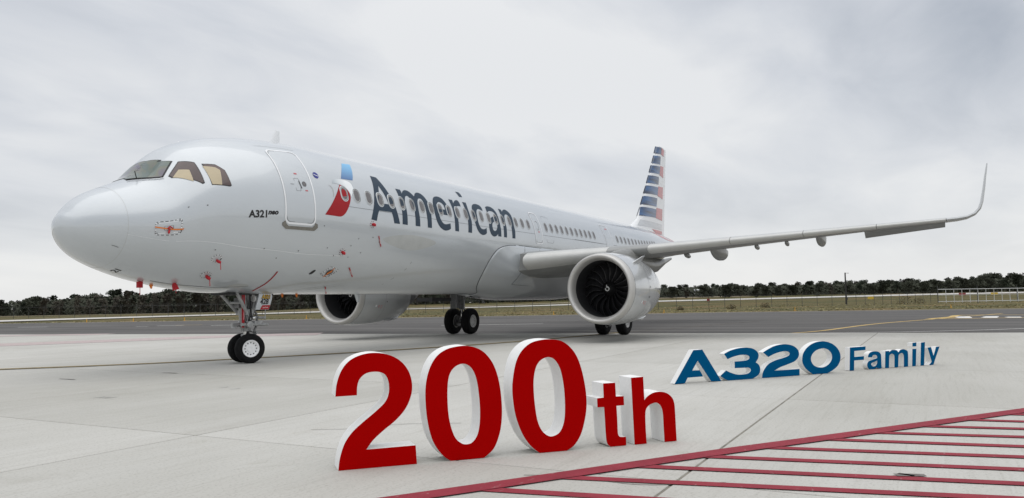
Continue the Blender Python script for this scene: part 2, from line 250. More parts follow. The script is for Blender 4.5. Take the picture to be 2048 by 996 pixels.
 'K0': [(3.1966, 0.0037, 1), (3.0494, 0.0981), (2.9664, 0.1962), (2.9464, 0.2912), (2.9778, 0.4027), (3.072, 0.5026), (3.2295, 0.5819), (3.4117, 0.6133), (3.5802, 0.6025), (3.7476, 0.5482), (3.8741, 0.4516), (3.9334, 0.3332), (3.913, 0.2181), (3.841, 0.1251), (3.7179, 0.0545), (3.5706, -0.0001, 1)],
 'K0_': [(3.4687, 0.4793), (3.325, 0.4546), (3.2188, 0.3925), (3.1655, 0.3096), (3.1836, 0.2236), (3.2564, 0.1538), (3.3831, 0.121), (3.513, 0.1269), (3.6338, 0.1832), (3.7043, 0.2662), (3.7035, 0.3623), (3.6358, 0.4372), (3.5464, 0.4724)],
 'FF': [(0.0401, 0.4508, 1), (0.4713, 0.4551, 1), (0.4637, 0.3826, 1), (0.1535, 0.3761, 1), (0.1462, 0.2611, 1), (0.4135, 0.2636, 1), (0.406, 0.1914, 1), (0.1389, 0.1894, 1), (0.1223, -0.0063, 1), (0.0022, -0.0001, 1)],
 'Fa': [(0.5253, 0.2344, 1), (0.55, 0.2964), (0.6148, 0.3374), (0.7125, 0.348), (0.823, 0.3336), (0.8897, 0.2866), (0.8987, 0.2127), (0.8962, 0.0757), (0.9048, -0.003, 1), (0.7861, -0.0019, 1), (0.76, 0.0238, 1), (0.6747, -0.0059, 1), (0.5506, -0.0044, 1), (0.5053, 0.0367), (0.4954, 0.0953), (0.5335, 0.1516), (0.6179, 0.1768), (0.7442, 0.2002), (0.7875, 0.2226), (0.7759, 0.2573), (0.7216, 0.2773), (0.6654, 0.2671), (0.6352, 0.2295, 1)],
 'Fa_': [(0.7832, 0.1593, 1), (0.6842, 0.1347), (0.6137, 0.1138), (0.6114, 0.0799), (0.6509, 0.0507), (0.7205, 0.055), (0.7719, 0.0964)],
 'Fm': [(1.0271, 0.3398, 1), (1.1406, 0.342, 1), (1.1384, 0.3105, 1), (1.2054, 0.3522), (1.2913, 0.3536), (1.3621, 0.3408), (1.4099, 0.304), (1.4635, 0.3466), (1.5513, 0.3579), (1.6369, 0.3345), (1.6882, 0.2772), (1.6706, -0.002, 1), (1.5469, -0.0009, 1), (1.5618, 0.2028), (1.5375, 0.2687), (1.4877, 0.2808), (1.4282, 0.2584), (1.4031, 0.2098), (1.3809, 0.0005, 1), (1.269, 0.0002, 1), (1.2843, 0.2151), (1.2564, 0.2659), (1.2002, 0.2782), (1.1488, 0.2557), (1.1308, 0.2023), (1.1092, -0.0036, 1), (0.9966, 0.0021, 1)],
 'Fi': [(1.8292, 0.3568, 1), (1.9446, 0.3572, 1), (1.9063, 0.0043, 1), (1.7955, 0.0018, 1)],
 'Fid': [(1.8387, 0.4843, 1), (1.9573, 0.4859, 1), (1.9484, 0.4075, 1), (1.833, 0.4069, 1)],
 'Fl': [(2.0988, 0.4848, 1), (2.2189, 0.4865, 1), (2.1565, 0.0061, 1), (2.0473, 0.0044, 1)],
 'Fy': [(2.2928, 0.3687, 1), (2.399, 0.3716, 1), (2.4634, 0.183, 1), (2.5593, 0.3735, 1), (2.6669, 0.3745, 1), (2.5171, 0.1295), (2.4461, 0.0021, 1), (2.302, 0, 1), (2.3417, 0.0255), (2.3902, 0.0639), (2.3858, 0.1049)],
 'redtop': [(-4.492, -12.078), (-3.255, -12.804), (-1.967, -13.686), (-0.551, -14.679), (1.492, -15.981), (2.505, -16.663)],
 'redbot': [(-4.389, -12.304), (-3.245, -13.057), (-1.945, -13.884), (-0.622, -14.747), (2.079, -16.625)],
 'hatch0': [(1.253, -15.973), (1.314, -16.558)],
 'hatch1': [(0.557, -15.468), (0.781, -16.511)],
 'hatch2': [(-0.092, -15.034), (0.217, -16.461)],
 'hatch3': [(-0.707, -14.637), (-0.415, -16.406)],
 'hatch4': [(-1.39, -14.204), (-0.951, -16.358)],
 'hatch5': [(-2.067, -13.712), (-1.537, -16.307)],
 'hatch6': [(-2.71, -13.332), (-2.117, -16.256)],
 'hatch7': [(-3.382, -12.892), (-2.575, -16.215)],
 'hatch8': [(-4.021, -12.436), (-3.597, -14.049)],
 'yel2': [(19.789, -6.107), (22.411, -8.3), (24, -10.444), (27.251, -11.543), (33.537, -12.136), (38.208, -13.604), (43.01, -15.163)],
 'yel3': [(24, -10.444), (26.6, -15.44), (29.922, -19.162)],
 'surfsign': [(45.358, -15.643), (47.502, -20.673), (55.72, -18.198), (53.728, -21.226), (46.844, -17.056), (47.608, -20.114), (52.49, -17.746), (51.87, -20.245)],
 'asph_dash': [(28.517, 53.381), (29.748, 51.957), (32.719, 39.501), (33.923, 38.364), (33.922, 38.158), (35.162, 38.142), (33.51, 34.003), (35.948, 35.032), (31.174, 38.99), (31.937, 39.191)],
 'joints2': [(-2.354, -2.885), (2.516, -3.018), (2.064, 0.215), (2.603, -5.259)],
 'taxijoint': [(44.161, 1.871), (44.881, -10.125), (47.143, -15.334)],
 'tyremarks': [(-0.045, -1.215), (-2.922, -4.753), (-4.311, -6.484), (-1.15, -3.533), (-1.117, -3.75), (0.735, -4.274), (0.61, -4.738), (0.742, 0.537), (0.723, 0.041), (2.465, -0.351), (2.491, -0.83)],
 'stain': [(-2.219, -15.423), (-2.15, -15.578)],
}
# ------------------------------------------------------------------ materials of the aircraft
M_SKIN = mat('pearl_grey_paint', (.525, .555, .578), rough=.30, metal=.22, coat=1.0, coatr=.04, var=.02, vscale=.8, bump=.10, bscale=1.3)
M_WHITE = mat('white_paint', (.82, .83, .84), rough=.35, coat=.4, var=.02)
M_NAVY = mat('navy_letter_paint', (.034, .054, .080), rough=.5, coat=0, spec=.2, var=.05)
M_WINGG = mat('wing_grey_paint', (.25, .255, .25), rough=.38, coat=.25, var=.06, vscale=1.2)
M_SHARK = mat('winglet_paint', (.42, .43, .43), rough=.35, coat=.4, var=.03)
M_SLAT = mat('pale_slat_paint', (.52, .52, .50), rough=.3, coat=.3, var=.04)
M_LIP = mat('bare_aluminium_lip', (.55, .54, .52), rough=.5, metal=.6, var=.04)
M_COWL = mat('cowl_grey_paint', (.52, .535, .545), rough=.26, metal=.25, coat=.9, coatr=.05, var=.03)
M_DARK = mat('dark_cavity', (.012, .012, .013), rough=.6)
M_LINER = mat('inlet_liner', (.024, .024, .026), rough=.5)
M_BLADE = mat('fan_blade_carbon', (.022, .022, .024), rough=.32, spec=.6)
M_BEDGE = mat('blade_edge_metal', (.32, .32, .33), rough=.3, metal=.9)
M_TYRE = mat('tyre_rubber', (.009, .009, .0095), rough=.85, spec=.2, var=.25, vscale=12)
M_RIM = mat('white_rim', (.90, .90, .90), rough=.45, var=.05)
M_RIMG = mat('grey_rim', (.58, .58, .57), rough=.45, var=.12, vscale=8)
M_STRUT = mat('grey_strut_enamel', (.32, .325, .325), rough=.4, var=.30, vscale=9)
M_CHROME = mat('chromed_piston', (.7, .7, .7), rough=.12, metal=1)
M_STEEL = mat('dull_steel', (.16, .16, .16), rough=.45, metal=.6, var=.2, vscale=10)
M_BLACK = mat('black_paint', (.01, .01, .011), rough=.5)
M_LINE = mat('dark_seam_sealant', (.10, .105, .11), rough=.6)  # even dark grey for seams, gaps and thin outlines
M_PANEL = mat('grey_patch', (.44, .45, .44), rough=.45, coat=.3)
M_SCUFF = mat('scuff_plate_steel', (.20, .19, .165), rough=.5, metal=.4, var=.15, vscale=14)
M_RED = mat('red_cover_fabric', (.42, .012, .02), rough=.75, var=.15, vscale=30)
M_REDP = mat('red_livery_paint', (.33, .008, .012), rough=.5, coat=0, spec=.25, var=.04)
M_ORANGE = mat('orange_tape', (.72, .19, .02), rough=.6, var=.08)
M_YELLOW = mat('yellow_paint', (.75, .45, .03), rough=.6)
M_BLUE = mat('blue_disc', (.012, .02, .22), rough=.4)
M_PANE = mat('cabin_window_blind', (.135, .128, .13), rough=.4, coat=.2, coatr=.03, var=.1, vscale=9)
M_BLIND = mat('cream_sun_blind', (.47, .39, .25), rough=.35, coat=.3, coatr=.03)
M_BROWN = mat('brown_tinted_pane', (.060, .030, .026), rough=.25, coat=.5, coatr=.02, var=.4, vscale=2)
M_BEAK = mat('silver_grey_shaded_print', (.48, .51, .54), rough=.35, coat=.5, var=.18, vscale=1.4)
M_PINKR = mat('tail_red_paint', (.50, .10, .11), rough=.35, coat=.5, var=.1, streak=(1, 1, 6), vscale=2)
M_TAILG = mat('tail_silver_print', (.56, .58, .60), rough=.35, coat=.5, var=.08, streak=(1, 1, 5), vscale=1.5)
M_SWIRL = mat('swirl_paint', (.48, .48, .47), rough=.6)
M_NAC2 = mat('pylon_grey', (.24, .24, .228), rough=.4, coat=.2, var=.12, vscale=3)
def mat_windshield():
    m, t, b = new_mat('sheen_tinted_windshield'); setp(b, rough=.12, coat=.25, coatr=.02, spec=.5)
    tcn = t.nodes.new('ShaderNodeTexCoord'); no = t.nodes.new('ShaderNodeTexNoise'); no.inputs['Scale'].default_value = 1.6; no.inputs['Distortion'].default_value = 1.2
    t.links.new(tcn.outputs['Object'], no.inputs[0]); r = t.nodes.new('ShaderNodeValToRGB'); el = r.color_ramp.elements
    el[0].position = .3; el[0].color = (.055, .075, .12, 1); el[1].position = .7; el[1].color = (.09, .12, .12, 1)  # mottled hues paint the iridescent reflection into the glass colour
    for p, c in ((.42, (.10, .085, .13)), (.5, (.12, .125, .085)), (.6, (.075, .11, .09))):
        x = el.new(p); x.color = c + (1,)
    t.links.new(no.outputs[0], r.inputs[0]); t.links.new(r.outputs[0], b.inputs['Base Color']); return m
M_WSH = mat_windshield()
def mat_grad(name, lo, hi, z0, z1, ax=2):                      # printed colour gradient of the livery
    m, t, b = new_mat(name); setp(b, rough=.35, coat=.6)
    g = t.nodes.new('ShaderNodeNewGeometry'); s_ = t.nodes.new('ShaderNodeSeparateXYZ'); t.links.new(g.outputs['Position'], s_.inputs[0])
    mr = t.nodes.new('ShaderNodeMapRange'); mr.inputs[1].default_value = z0; mr.inputs[2].default_value = z1; t.links.new(s_.outputs[ax], mr.inputs[0])
    r = t.nodes.new('ShaderNodeValToRGB'); r.color_ramp.elements[0].color = tuple(lo)+(1,); r.color_ramp.elements[1].color = tuple(hi)+(1,)
    t.links.new(mr.outputs[0], r.inputs[0]); t.links.new(r.outputs[0], b.inputs['Base Color']); return m
M_BEAK = mat_grad('silver_to_white_print', (.24, .30, .34), (.85, .87, .88), 6.35, 7.1, 0)
M_BLUEG = mat_grad('blue_gradient_print', (.035, .105, .30), (.12, .46, .78), 4.85, 5.45)
def mat_tailblue():
    m, t, b = new_mat('tail_blue_print'); setp(b, rough=.35, coat=.5)
    tcn = t.nodes.new('ShaderNodeTexCoord'); mp = t.nodes.new('ShaderNodeMapping'); mp.inputs['Scale'].default_value = (.35, 1, 3.2); t.links.new(tcn.outputs['Object'], mp.inputs[0])
    no = t.nodes.new('ShaderNodeTexNoise'); no.inputs['Scale'].default_value = 1.6; no.inputs['Detail'].default_value = 4; t.links.new(mp.outputs[0], no.inputs[0])
    r = t.nodes.new('ShaderNodeValToRGB'); r.color_ramp.elements[0].position = .34; r.color_ramp.elements[1].position = .68
    r.color_ramp.elements[0].color = (.010, .022, .06, 1); r.color_ramp.elements[1].color = (.03, .12, .30, 1)
    t.links.new(no.outputs[0], r.inputs[0]); t.links.new(r.outputs[0], b.inputs['Base Color']); return m
M_TBLUE = mat_tailblue()

# ------------------------------------------------------------------ fuselage surface
ZC, DX = 3.844974, .193294
FX = [0, .05, .15, .3, .6, 1, 1.5, 1.75, 2.1, 2.5, 3, 3.6, 4.4, 5.4, 6.5, 12, 26, 30, 34, 38, 42, 44.2]
FT = [-.68, -.472, -.354, -.181, .059, .259, .486, .631, .996, 1.354, 1.599, 1.777, 1.918, 2.024, 2.07, 2.07, 2.07, 2.07, 2.05, 1.98, 1.8, 1.6]
FB = [-.68, -.886, -1.024, -1.181, -1.368, -1.528, -1.682, -1.747, -1.822, -1.899, -1.963, -2.031, -2.052, -2.10, -2.07, -2.07, -2.07, -1.9, -1.2, -.3, .6, 1]
FWD = [0, .197, .375, .543, .81, 1.068, 1.297, 1.397, 1.507, 1.618, 1.719, 1.812, 1.905, 1.965, 1.975, 1.975, 1.975, 1.95, 1.7, 1.2, .6, .3]
def mono(xs, ys):
    h = [b-a for a, b in zip(xs, xs[1:])]; d = [(b-a)/q for a, b, q in zip(ys, ys[1:], h)]; m = [d[0]] + [0]*(len(xs)-2) + [d[-1]]
    for i in range(1, len(xs)-1):
        if d[i-1]*d[i] > 0:
            w1, w2 = 2*h[i]+h[i-1], h[i]+2*h[i-1]; m[i] = (w1+w2)/(w1/d[i-1]+w2/d[i])
    def f(x):
        x = min(max(x, xs[0]), xs[-1]); k = 0
        while k < len(xs)-2 and x > xs[k+1]: k += 1
        t = (x-xs[k])/h[k]
        return (2*t**3-3*t*t+1)*ys[k]+(t**3-2*t*t+t)*h[k]*m[k]+(-2*t**3+3*t*t)*ys[k+1]+(t**3-t*t)*h[k]*m[k+1]
    return f
_sq = [sqrt(v) for v in FX]; _a, _b, _c = mono(_sq, FT), mono(_sq, FB), mono(_sq, FWD)
def fT(x): return _a(sqrt(max(x, 0)))
def fB(x): return _b(sqrt(max(x, 0)))
def fW(x): return _c(sqrt(max(x, 0)))
def fraw(X, th, side=-1):                                # th in degrees from the top, port side first
    x = X-DX; t, b, w_ = fT(x), fB(x), fW(x); a = radians(th)
    return Vector((X, side*w_*sin(a), ZC+(t+b)/2+(t-b)/2*cos(a)))
def fnorm(X, th, side=-1):
    a = fraw(X+.02, th, side)-fraw(X-.02, th, side); b = fraw(X, th+.6, side)-fraw(X, th-.6, side); n = a.cross(b)
    c = fraw(X, th, side); ref = Vector((0, c.y, c.z-ZC)); n.normalize()
    return n if n.dot(ref) > 0 else -n
def fs(X, th, off=.004, side=-1): return fraw(X, th, side) + fnorm(X, th, side)*off
K = 2.02*pi/180                                          # metres of skin per degree
def decal(name, loops, m, parent, off=.004, step=.1, xstep=.3, n=5, sp=True, side=-1, label=None):
    """flat print or thin sheet laid over the curved skin: outline given in (station, degrees from the crown)"""
    if sp: ls = [spline([(p[0], p[1]*K)+tuple(p[2:]) for p in l], n) for l in loops]
    else: ls = [[Vector((p[0], p[1]*K)) for p in l] for l in loops]
    fl, tri = fill(ls); bm = bmesh.new(); vs = [bm.verts.new(p) for p in fl]
    for t in tri:
        try: bm.faces.new([vs[i] for i in t])
        except ValueError: pass
    xs = [p.x for p in fl]; ys = [p.y for p in fl]
    for ax, lo, hi, st in ((1, min(ys), max(ys), step), (0, min(xs), max(xs), xstep)):
        q = math.ceil(lo/st)*st
        while q < hi:
            co = Vector((0, q, 0)) if ax else Vector((q, 0, 0)); no = Vector((0, 1, 0)) if ax else Vector((1, 0, 0))
            bmesh.ops.bisect_plane(bm, geom=bm.verts[:]+bm.edges[:]+bm.faces[:], plane_co=co, plane_no=no, dist=1e-5); q += st
    for v in bm.verts: v.co = fs(v.co.x, v.co.y/K, off, side)
    bmesh.ops.recalc_face_normals(bm, faces=bm.faces)
    if bm.faces:
        bm.faces.ensure_lookup_table(); f0 = max(bm.faces, key=lambda f: f.calc_area()); c = f0.calc_center_median()
        if f0.normal.dot(Vector((0, c.y, c.z-ZC))) < 0: bmesh.ops.reverse_faces(bm, faces=bm.faces)
    me = bpy.data.meshes.new(name); bm.to_mesh(me); bm.free(); me.materials.append(m); me.shade_smooth()
    o = link(bpy.data.objects.new(name, me), parent)
    if label: o['label'] = label
    return o
def strip(pts, wd, off=.005, dash=None, closed=False):
    """thin band along a path on the skin -> (verts, faces, dash index per face)"""
    vs, fc, mi = [], [], []
    P = [Vector((p[0], p[1]*K)) for p in pts]; k = len(P); acc = 0
    for i in range(k):
        a = P[(i-1) % k] if (closed or i) else P[i]; b = P[(i+1) % k] if (closed or i < k-1) else P[i]
        d = (b-a).normalized(); nn = Vector((-d.y, d.x))*wd/2
        vs += [fs(*(lambda q: (q.x, q.y/K))(P[i]+nn), off), fs(*(lambda q: (q.x, q.y/K))(P[i]-nn), off)]
    for i in range(k if closed else k-1):
        j = (i+1) % k; fc.append((2*i, 2*i+1, 2*j+1, 2*j)); mi.append(int(acc/dash) % 2 if dash else 0); acc += (P[j]-P[i]).length
    return vs, fc, mi
def band(name, pts, wd, mats, parent, off=.005, dash=None, closed=False):
    vs, fc, mi = strip(pts, wd, off, dash, closed); mb = MB(); mb.v = [tuple(v) for v in vs]; mb.f = fc; mb.m = mi
    return mb.build(name, mats, parent, smooth=30)
def roundrect(x, t, wx, wt, r, n=5):                     # station, degrees, width m, height m
    out = []
    for sx, sy, a0 in ((1, 1, 0), (-1, 1, 90), (-1, -1, 180), (1, -1, 270)):
        for k in range(n+1):
            a = radians(a0+90*k/n); out.append((x+sx*(wx/2-r)+r*cos(a), t+(sy*(wt/2-r)+r*sin(a))/K))
    return out
def circ(x, t, r, n=20): return [(x+r*cos(2*pi*k/n), t+r*sin(2*pi*k/n)/K) for k in range(n)]
def text_loops(s, size=1.0, shear=0.0, bold=0.0):
    cu = bpy.data.curves.new('t', 'FONT'); cu.body = s; cu.size = size; cu.shear = shear; cu.offset = bold; cu.fill_mode = 'FRONT'; cu.resolution_u = 3
    o = bpy.data.objects.new('t', cu); COL.objects.link(o); dg = bpy.context.evaluated_depsgraph_get(); me = bpy.data.meshes.new_from_object(o.evaluated_get(dg))
    vs = [v.co.copy() for v in me.vertices]; fc = [tuple(p.vertices) for p in me.polygons]
    bpy.data.objects.remove(o); bpy.data.curves.remove(cu); bpy.data.meshes.remove(me)
    return vs, fc
def text_mesh(name, s, fn, m, parent, width=None, shear=0, bold=0):
    """printed word mapped by fn(u, v); u runs 0..width, v is up"""
    vs, fc = text_loops(s, 1, shear, bold); x0 = min(v.x for v in vs); x1 = max(v.x for v in vs); q = width/(x1-x0)
    mb = MB(); mb.add([fn((v.x-x0)*q, v.y*q) for v in vs], fc); return mb.build(name, m, parent)

AIR = empty('airliner', (0, 0, 0)); tag(AIR, 'silver grey twin engine passenger jet with striped tail parked on the concrete', 'airplane')
def xs_list():
    a = [DX + .9267*(k/26)**2 for k in range(27)]
    b = [1.12+k*.11 for k in range(1, 56)]; c = [7.2+k*.8 for k in range(1, 36)] + [35.9+k*.42 for k in range(20)] + [44.35]
    return a, [1.125]+[1.132+k*.11 for k in range(0, 56)]+c
RX, BX = xs_list(); NR = 112
def body(xs, caps_end=False):
    mb = MB(); mb.rings([[fraw(x, 360*k/NR) for k in range(NR)] for x in xs])
    if caps_end: mb.add([fraw(xs[-1], 360*k/NR) for k in range(NR)], [tuple(range(NR))])
    return mb
FUS = body(BX, True).build('fuselage', M_SKIN, AIR, smooth=60)
rad_ = body([x for x in RX]).build('radome', M_SKIN, AIR, smooth=60)
band('radome_seam', [(1.122, t) for t in range(0, 361, 4)], .007, M_PANEL, FUS, .0012)
D = BAKE
# name on the side, one letter at a time
for l in (['A', 'A_'], ['m'], ['e', 'e_'], ['r'], ['c'], ['a', 'a_'], ['n']):
    decal('painted_letter', [D[k] for k in l], M_NAVY, FUS, .004)
il = decal('painted_letter', [D['i']], M_NAVY, FUS, .004); decal('letter_dot', [D['idot']], M_NAVY, FUS, .004)
decal('emblem_blue_panel', [D['blue']], M_BLUEG, FUS, .004)
decal('emblem_red_panel', [D['red']], M_REDP, FUS, .004)
decal('emblem_beak', [D['beak']], M_BEAK, FUS, .005)
decal('emblem_arc', [D['arc']], M_PANEL, FUS, .004)
# cabin windows: surround, dark gasket, pane set between them
def cabin_window(X, th, s=1.0):
    mb = MB(); prof = ((.312*s, .452*s, .153*s, .0045), (.272*s, .405*s, .133*s, .011), (.262*s, .395*s, .128*s, .011), (.238*s, .365*s, .116*s, .0055), (.205*s, .325*s, .10*s, .0055))
    rg = [[fs(x, t, o) for x, t in roundrect(X, th, a, b, r, 5)] for a, b, r, o in prof]
    for i, mm in enumerate((0, 1, 2, 1)): mb.rings([rg[i], rg[i+1]], mm)
    mb.add(rg[4], [tuple(range(len(rg[4])))], 3)
    return mb.build('cabin_window', [M_SKIN, M_PANEL, M_LINE, M_PANE], FUS)
def wth(x):
    tab = [(6.9, 72.7), (17.9, 71.4), (24.8, 70.35), (27.9, 70.3), (34.9, 75.1)]
    for (a, u), (b, v) in zip(tab, tab[1:]):
        if x <= b: return u+(v-u)*(x-a)/(b-a)
    return tab[-1][1]
WX = [6.91+k*.5224 for k in range(22)] + [19.49+k*.527 for k in range(11)] + [27.88+k*.583 for k in range(13)]
for x in WX: cabin_window(x, wth(x))
# doors: a slightly proud leaf, white outline, gap line
def door(X, t0, t1, wx, name='cabin_door', win=None, rr=.14, ow=.047):
    t = (t0+t1)/2; h = (t1-t0)*K
    d = decal(name, [roundrect(X, t, wx-.06, h-.06, rr)], M_SKIN, FUS, .006, sp=False)
    o = roundrect(X, t, wx, h, rr, 7)
    out = []
    for a, b in zip(o, o[1:]+o[:1]):
        ln = math.hypot(b[0]-a[0], (b[1]-a[1])*K); k = max(1, int(ln/.08))
        out += [(a[0]+(b[0]-a[0])*i/k, a[1]+(b[1]-a[1])*i/k) for i in range(k)]
    band('door_outline', out, ow, M_WHITE, FUS, .0075, closed=True); band('door_gap', [(x-.0, y) for x, y in roundrect(X, t, wx-.075, h-.075, rr-.02, 5)], .008, M_LINE, FUS, .0085, closed=True)
    return d
door(5.215, 37.6, 98.5, .98)
door(18.68, 54.5, 91.5, .62, 'emergency_door', rr=.12); cabin_window(18.66, 71.2)
door(26.65, 50, 94, .90, 'emergency_door', rr=.10, ow=.035)
band('door_gap', roundrect(19.72, 73, .66, 1.15, .12, 5), .008, M_LINE, FUS, .003, closed=True)
decal('door_porthole', [circ(5.436, 69.2, .052)], M_PANE, FUS, .010, sp=False); band('porthole_ring', circ(5.436, 69.2, .062), .02, M_LINE, FUS, .011, closed=True)
band('door_handle', [(5.27, 67.0), (5.29, 70), (5.315, 73.0)], .024, M_BLACK, FUS, .018)
band('handle_recess', roundrect(5.20, 70, .15, .34, .02, 3), .007, M_LINE, FUS, .009, closed=True)
decal('door_stencil', [roundrect(5.24, 61.2, .10, .045, .01, 2)], M_PINKR, FUS, .009, sp=False)
decal('door_stencil', [roundrect(5.47, 74.2, .09, .035, .01, 2)], M_PINKR, FUS, .009, sp=False)
decal('door_stencil', [roundrect(5.03, 70, .12, .012, .004, 2)], M_LINE, FUS, .009, sp=False)
decal('door_stencil', [roundrect(26.8, 56.5, .3, .06, .01, 2)], M_PINKR, FUS, .009, sp=False)
decal('door_stencil', [roundrect(18.72, 78.5, .12, .05, .01, 2)], M_PINKR, FUS, .009, sp=False)
scp = [(4.63, 98.6, 1), (4.72, 96.9, 1), (4.745, 98.6), (4.83, 100.5, 1), (5.63, 100.3, 1), (5.70, 98.6), (5.71, 97, 1), (5.80, 97.8, 1), (5.825, 100.4, 1), (5.71, 102.7, 1), (4.76, 102.8, 1), (4.64, 100.4, 1)]
decal('door_scuff_plate', [scp], M_SCUFF, FUS, .010)
band('rain_gutter', [(4.55+k*.1, 31.2+.15*k) for k in range(14)], .016, M_LINE, FUS, .012)
band('lap_joint', [(6.95+k*.4, 82.6-k*.04) for k in range(48)], .010, M_LINE, FUS, .002)
band('lap_joint', [(22.3+k*.4, 80.5) for k in range(24)], .012, M_LINE, FUS, .002)
band('lap_joint', [tuple(p) for p in spline([(1.125, 103.8), (2.3, 111.5), (3.59, 116.9), (5.2, 119.9), (6.97, 121)], 6, False)], .009, M_WHITE, FUS, .002)
decal('painted_reflection', [[(8.55, 104.5), (9.9, 98.6), (11.3, 103), (9.95, 112)]], M_PANEL, FUS, .0015)  # soft ellipse: a reflection on the skin, painted as colour
M_FAINT = mat('faint_reflection_tint', (.49, .51, .515), rough=.38, metal=.2, coat=.8, coatr=.08)
FUS.children[-1].data.materials[0] = M_FAINT
# flight deck glazing
for s_ in (-1, 1):
    for key, m_, bl in (('ws1', M_WSH, None), ('ws2', M_BROWN, 'bl2'), ('ws3', M_BROWN, 'bl3')):
        P = D[key]; c = Vector((sum(p[0] for p in P)/len(P), sum(p[1] for p in P)/len(P)))
        def grow(q, P=P, c=c): return [(c.x+(p[0]-c.x)*q, c.y+(p[1]-c.y)*q, 1) for p in P]
        decal('window_gasket', [grow(1.0)], M_BLACK, FUS, .003, .06, .06, side=s_, sp=False)
        decal('windshield' if key == 'ws1' else 'cockpit_window', [grow(.925)], m_, FUS, .007, .06, .06, side=s_, sp=False)
        if bl: decal('sun_blind', [D[bl]], M_BLIND, FUS, .0085, .06, .06, side=s_, sp=False)
mb = MB(); a = fs(1.72, 20, .02); mb.tube([a, a+Vector((-.06, -.02, .14)), a+Vector((-.07, -.02, .17))], [.012, .01, .008], 6); mb.build('wiper_post', M_BLACK, FUS)
wp = MB(); P0 = D['ws1']; a = Vector(P0[5][:2]); b = Vector(P0[3][:2])
wp.tube([fs(P0[6][0]+(P0[4][0]-P0[6][0])*k/6, P0[6][1]+(P0[4][1]-P0[6][1])*k/6+.8, .03) for k in range(7)], .012, 6); wp.build('wiper', M_BLACK, FUS)
# stencils and small marks
text_mesh('type_name', 'A321', lambda u, v: fs(3.66+u, 95.1-v/K, .005), M_BLACK, FUS, .51, bold=.035)
text_mesh('type_name', 'neo', lambda u, v: fs(4.19+u, 92.9-v/K*.9, .005), M_BLACK, FUS, .31, shear=.3, bold=.055)
text_mesh('nose_number', '21', lambda u, v: fs(1.45-v*.42, 172.5-u/K, .006), M_BLACK, FUS, .36, bold=.02)
decal('alliance_disc', [circ(5.988, 60.4, .098)], M_BLUE, FUS, .005, sp=False)
band('disc_band', [(5.91, 59.6), (5.99, 60.5), (6.065, 61.0)], .018, M_WHITE, FUS, .008)
decal('yellow_disc', [circ(3.78, 102.7, .032)], M_YELLOW, FUS, .005, sp=False)
for x, t, r in ((3.129, 128.03, .115), (3.144, 145.39, .125), (6.982, 117.59, .10), (8.018, 93.93, .085)):
    band('dashed_ring', circ(x, t, r, 48), .018, [M_BLACK, M_WHITE], FUS, .005, dash=.034, closed=True)
band('dashed_ring', [p for p in roundrect(1.85, 95.0, .50, .40, .06, 8)], .02, [M_BLACK, M_WHITE], FUS, .005, dash=.03, closed=True)
rr_ = roundrect(1.85, 95.0, .50, .53, .08, 6); pp = []
for a, b in zip(rr_, rr_[1:]+rr_[:1]):
    ln = math.hypot(b[0]-a[0], (b[1]-a[1])*K); k = max(1, int(ln/.03)); pp += [(a[0]+(b[0]-a[0])*i/k, a[1]+(b[1]-a[1])*i/k) for i in range(k)]
o_ = FUS.children[-1]; bpy.data.objects.remove(o_)
band('dashed_frame', pp, .02, [M_BLACK, M_WHITE], FUS, .005, dash=.045, closed=True)
band('inner_frame', roundrect(1.85, 95.0, .17, .17, .02, 3), .008, M_LINE, FUS, .005, closed=True)
dd = [(6.60, 138.5), (6.85, 130.5), (7.22, 133.5), (6.97, 141.5)]; pp = []
for a, b in zip(dd, dd[1:]+dd[:1]): pp += [(a[0]+(b[0]-a[0])*i/12, a[1]+(b[1]-a[1])*i/12) for i in range(12)]
band('dashed_frame', pp, .02, [M_BLACK, M_WHITE], FUS, .005, dash=.04, closed=True)
decal('static_port', [[(6.80, 138.2), (6.82, 134.4), (6.98, 133.6), (7.05, 135.5), (7.0, 138.3), (6.88, 139.2)]], M_STEEL, FUS, .006)
decal('vent', [[(6.17, 138.3), (6.24, 134.6), (6.34, 134.6), (6.29, 138.2)]], M_BLACK, FUS, .004)
decal('footstep', [[(4.0, 157), (4.25, 153), (4.6, 155), (4.4, 160)]], M_PANEL, FUS, .002)
for x, t in ((4.272, 117.9), (6.06, 90.7+8), (8.415, 107.1), (2.65, 84), (2.25, 80), (3.0, 120.5), (5.35, 118), (7.25, 112), (7.5, 106), (8.1, 104), (6.35, 115), (6.7, 121), (7.3, 121.5), (7.75, 117), (4.75, 125)):
    decal('skin_fitting', [circ(x, t, .018, 8)], M_STEEL, FUS, .006, sp=False)
band('probe_mark', [(.93, 122.3), (.985, 122.9), (1.05, 124.0)], .022, M_STEEL, FUS, .008)
band('nose_gear_stripe', spline(D['tapearc'], 5, False), .045, M_REDP, FUS, .006)
band('lower_seam', [(5.3+k*.12, 168-k*.75-.006*k*k) for k in range(24)], .016, M_PANEL, FUS, .003); band('lower_seam', [(5.3+k*.12, 171-k*.72-.006*k*k) for k in range(24)], .016, M_PANEL, FUS, .003)
band('lower_seam', [(10.3, 122), (10.2, 130), (9.9, 141), (9.7, 150)], .018, M_LINE, FUS, .003)
mb = MB(); mb.tube([fs(2.2+k*.3, 168-k*1.5, -.002) for k in range(9)], .010, 6); mb.build('keel_wire', M_LINE, FUS)
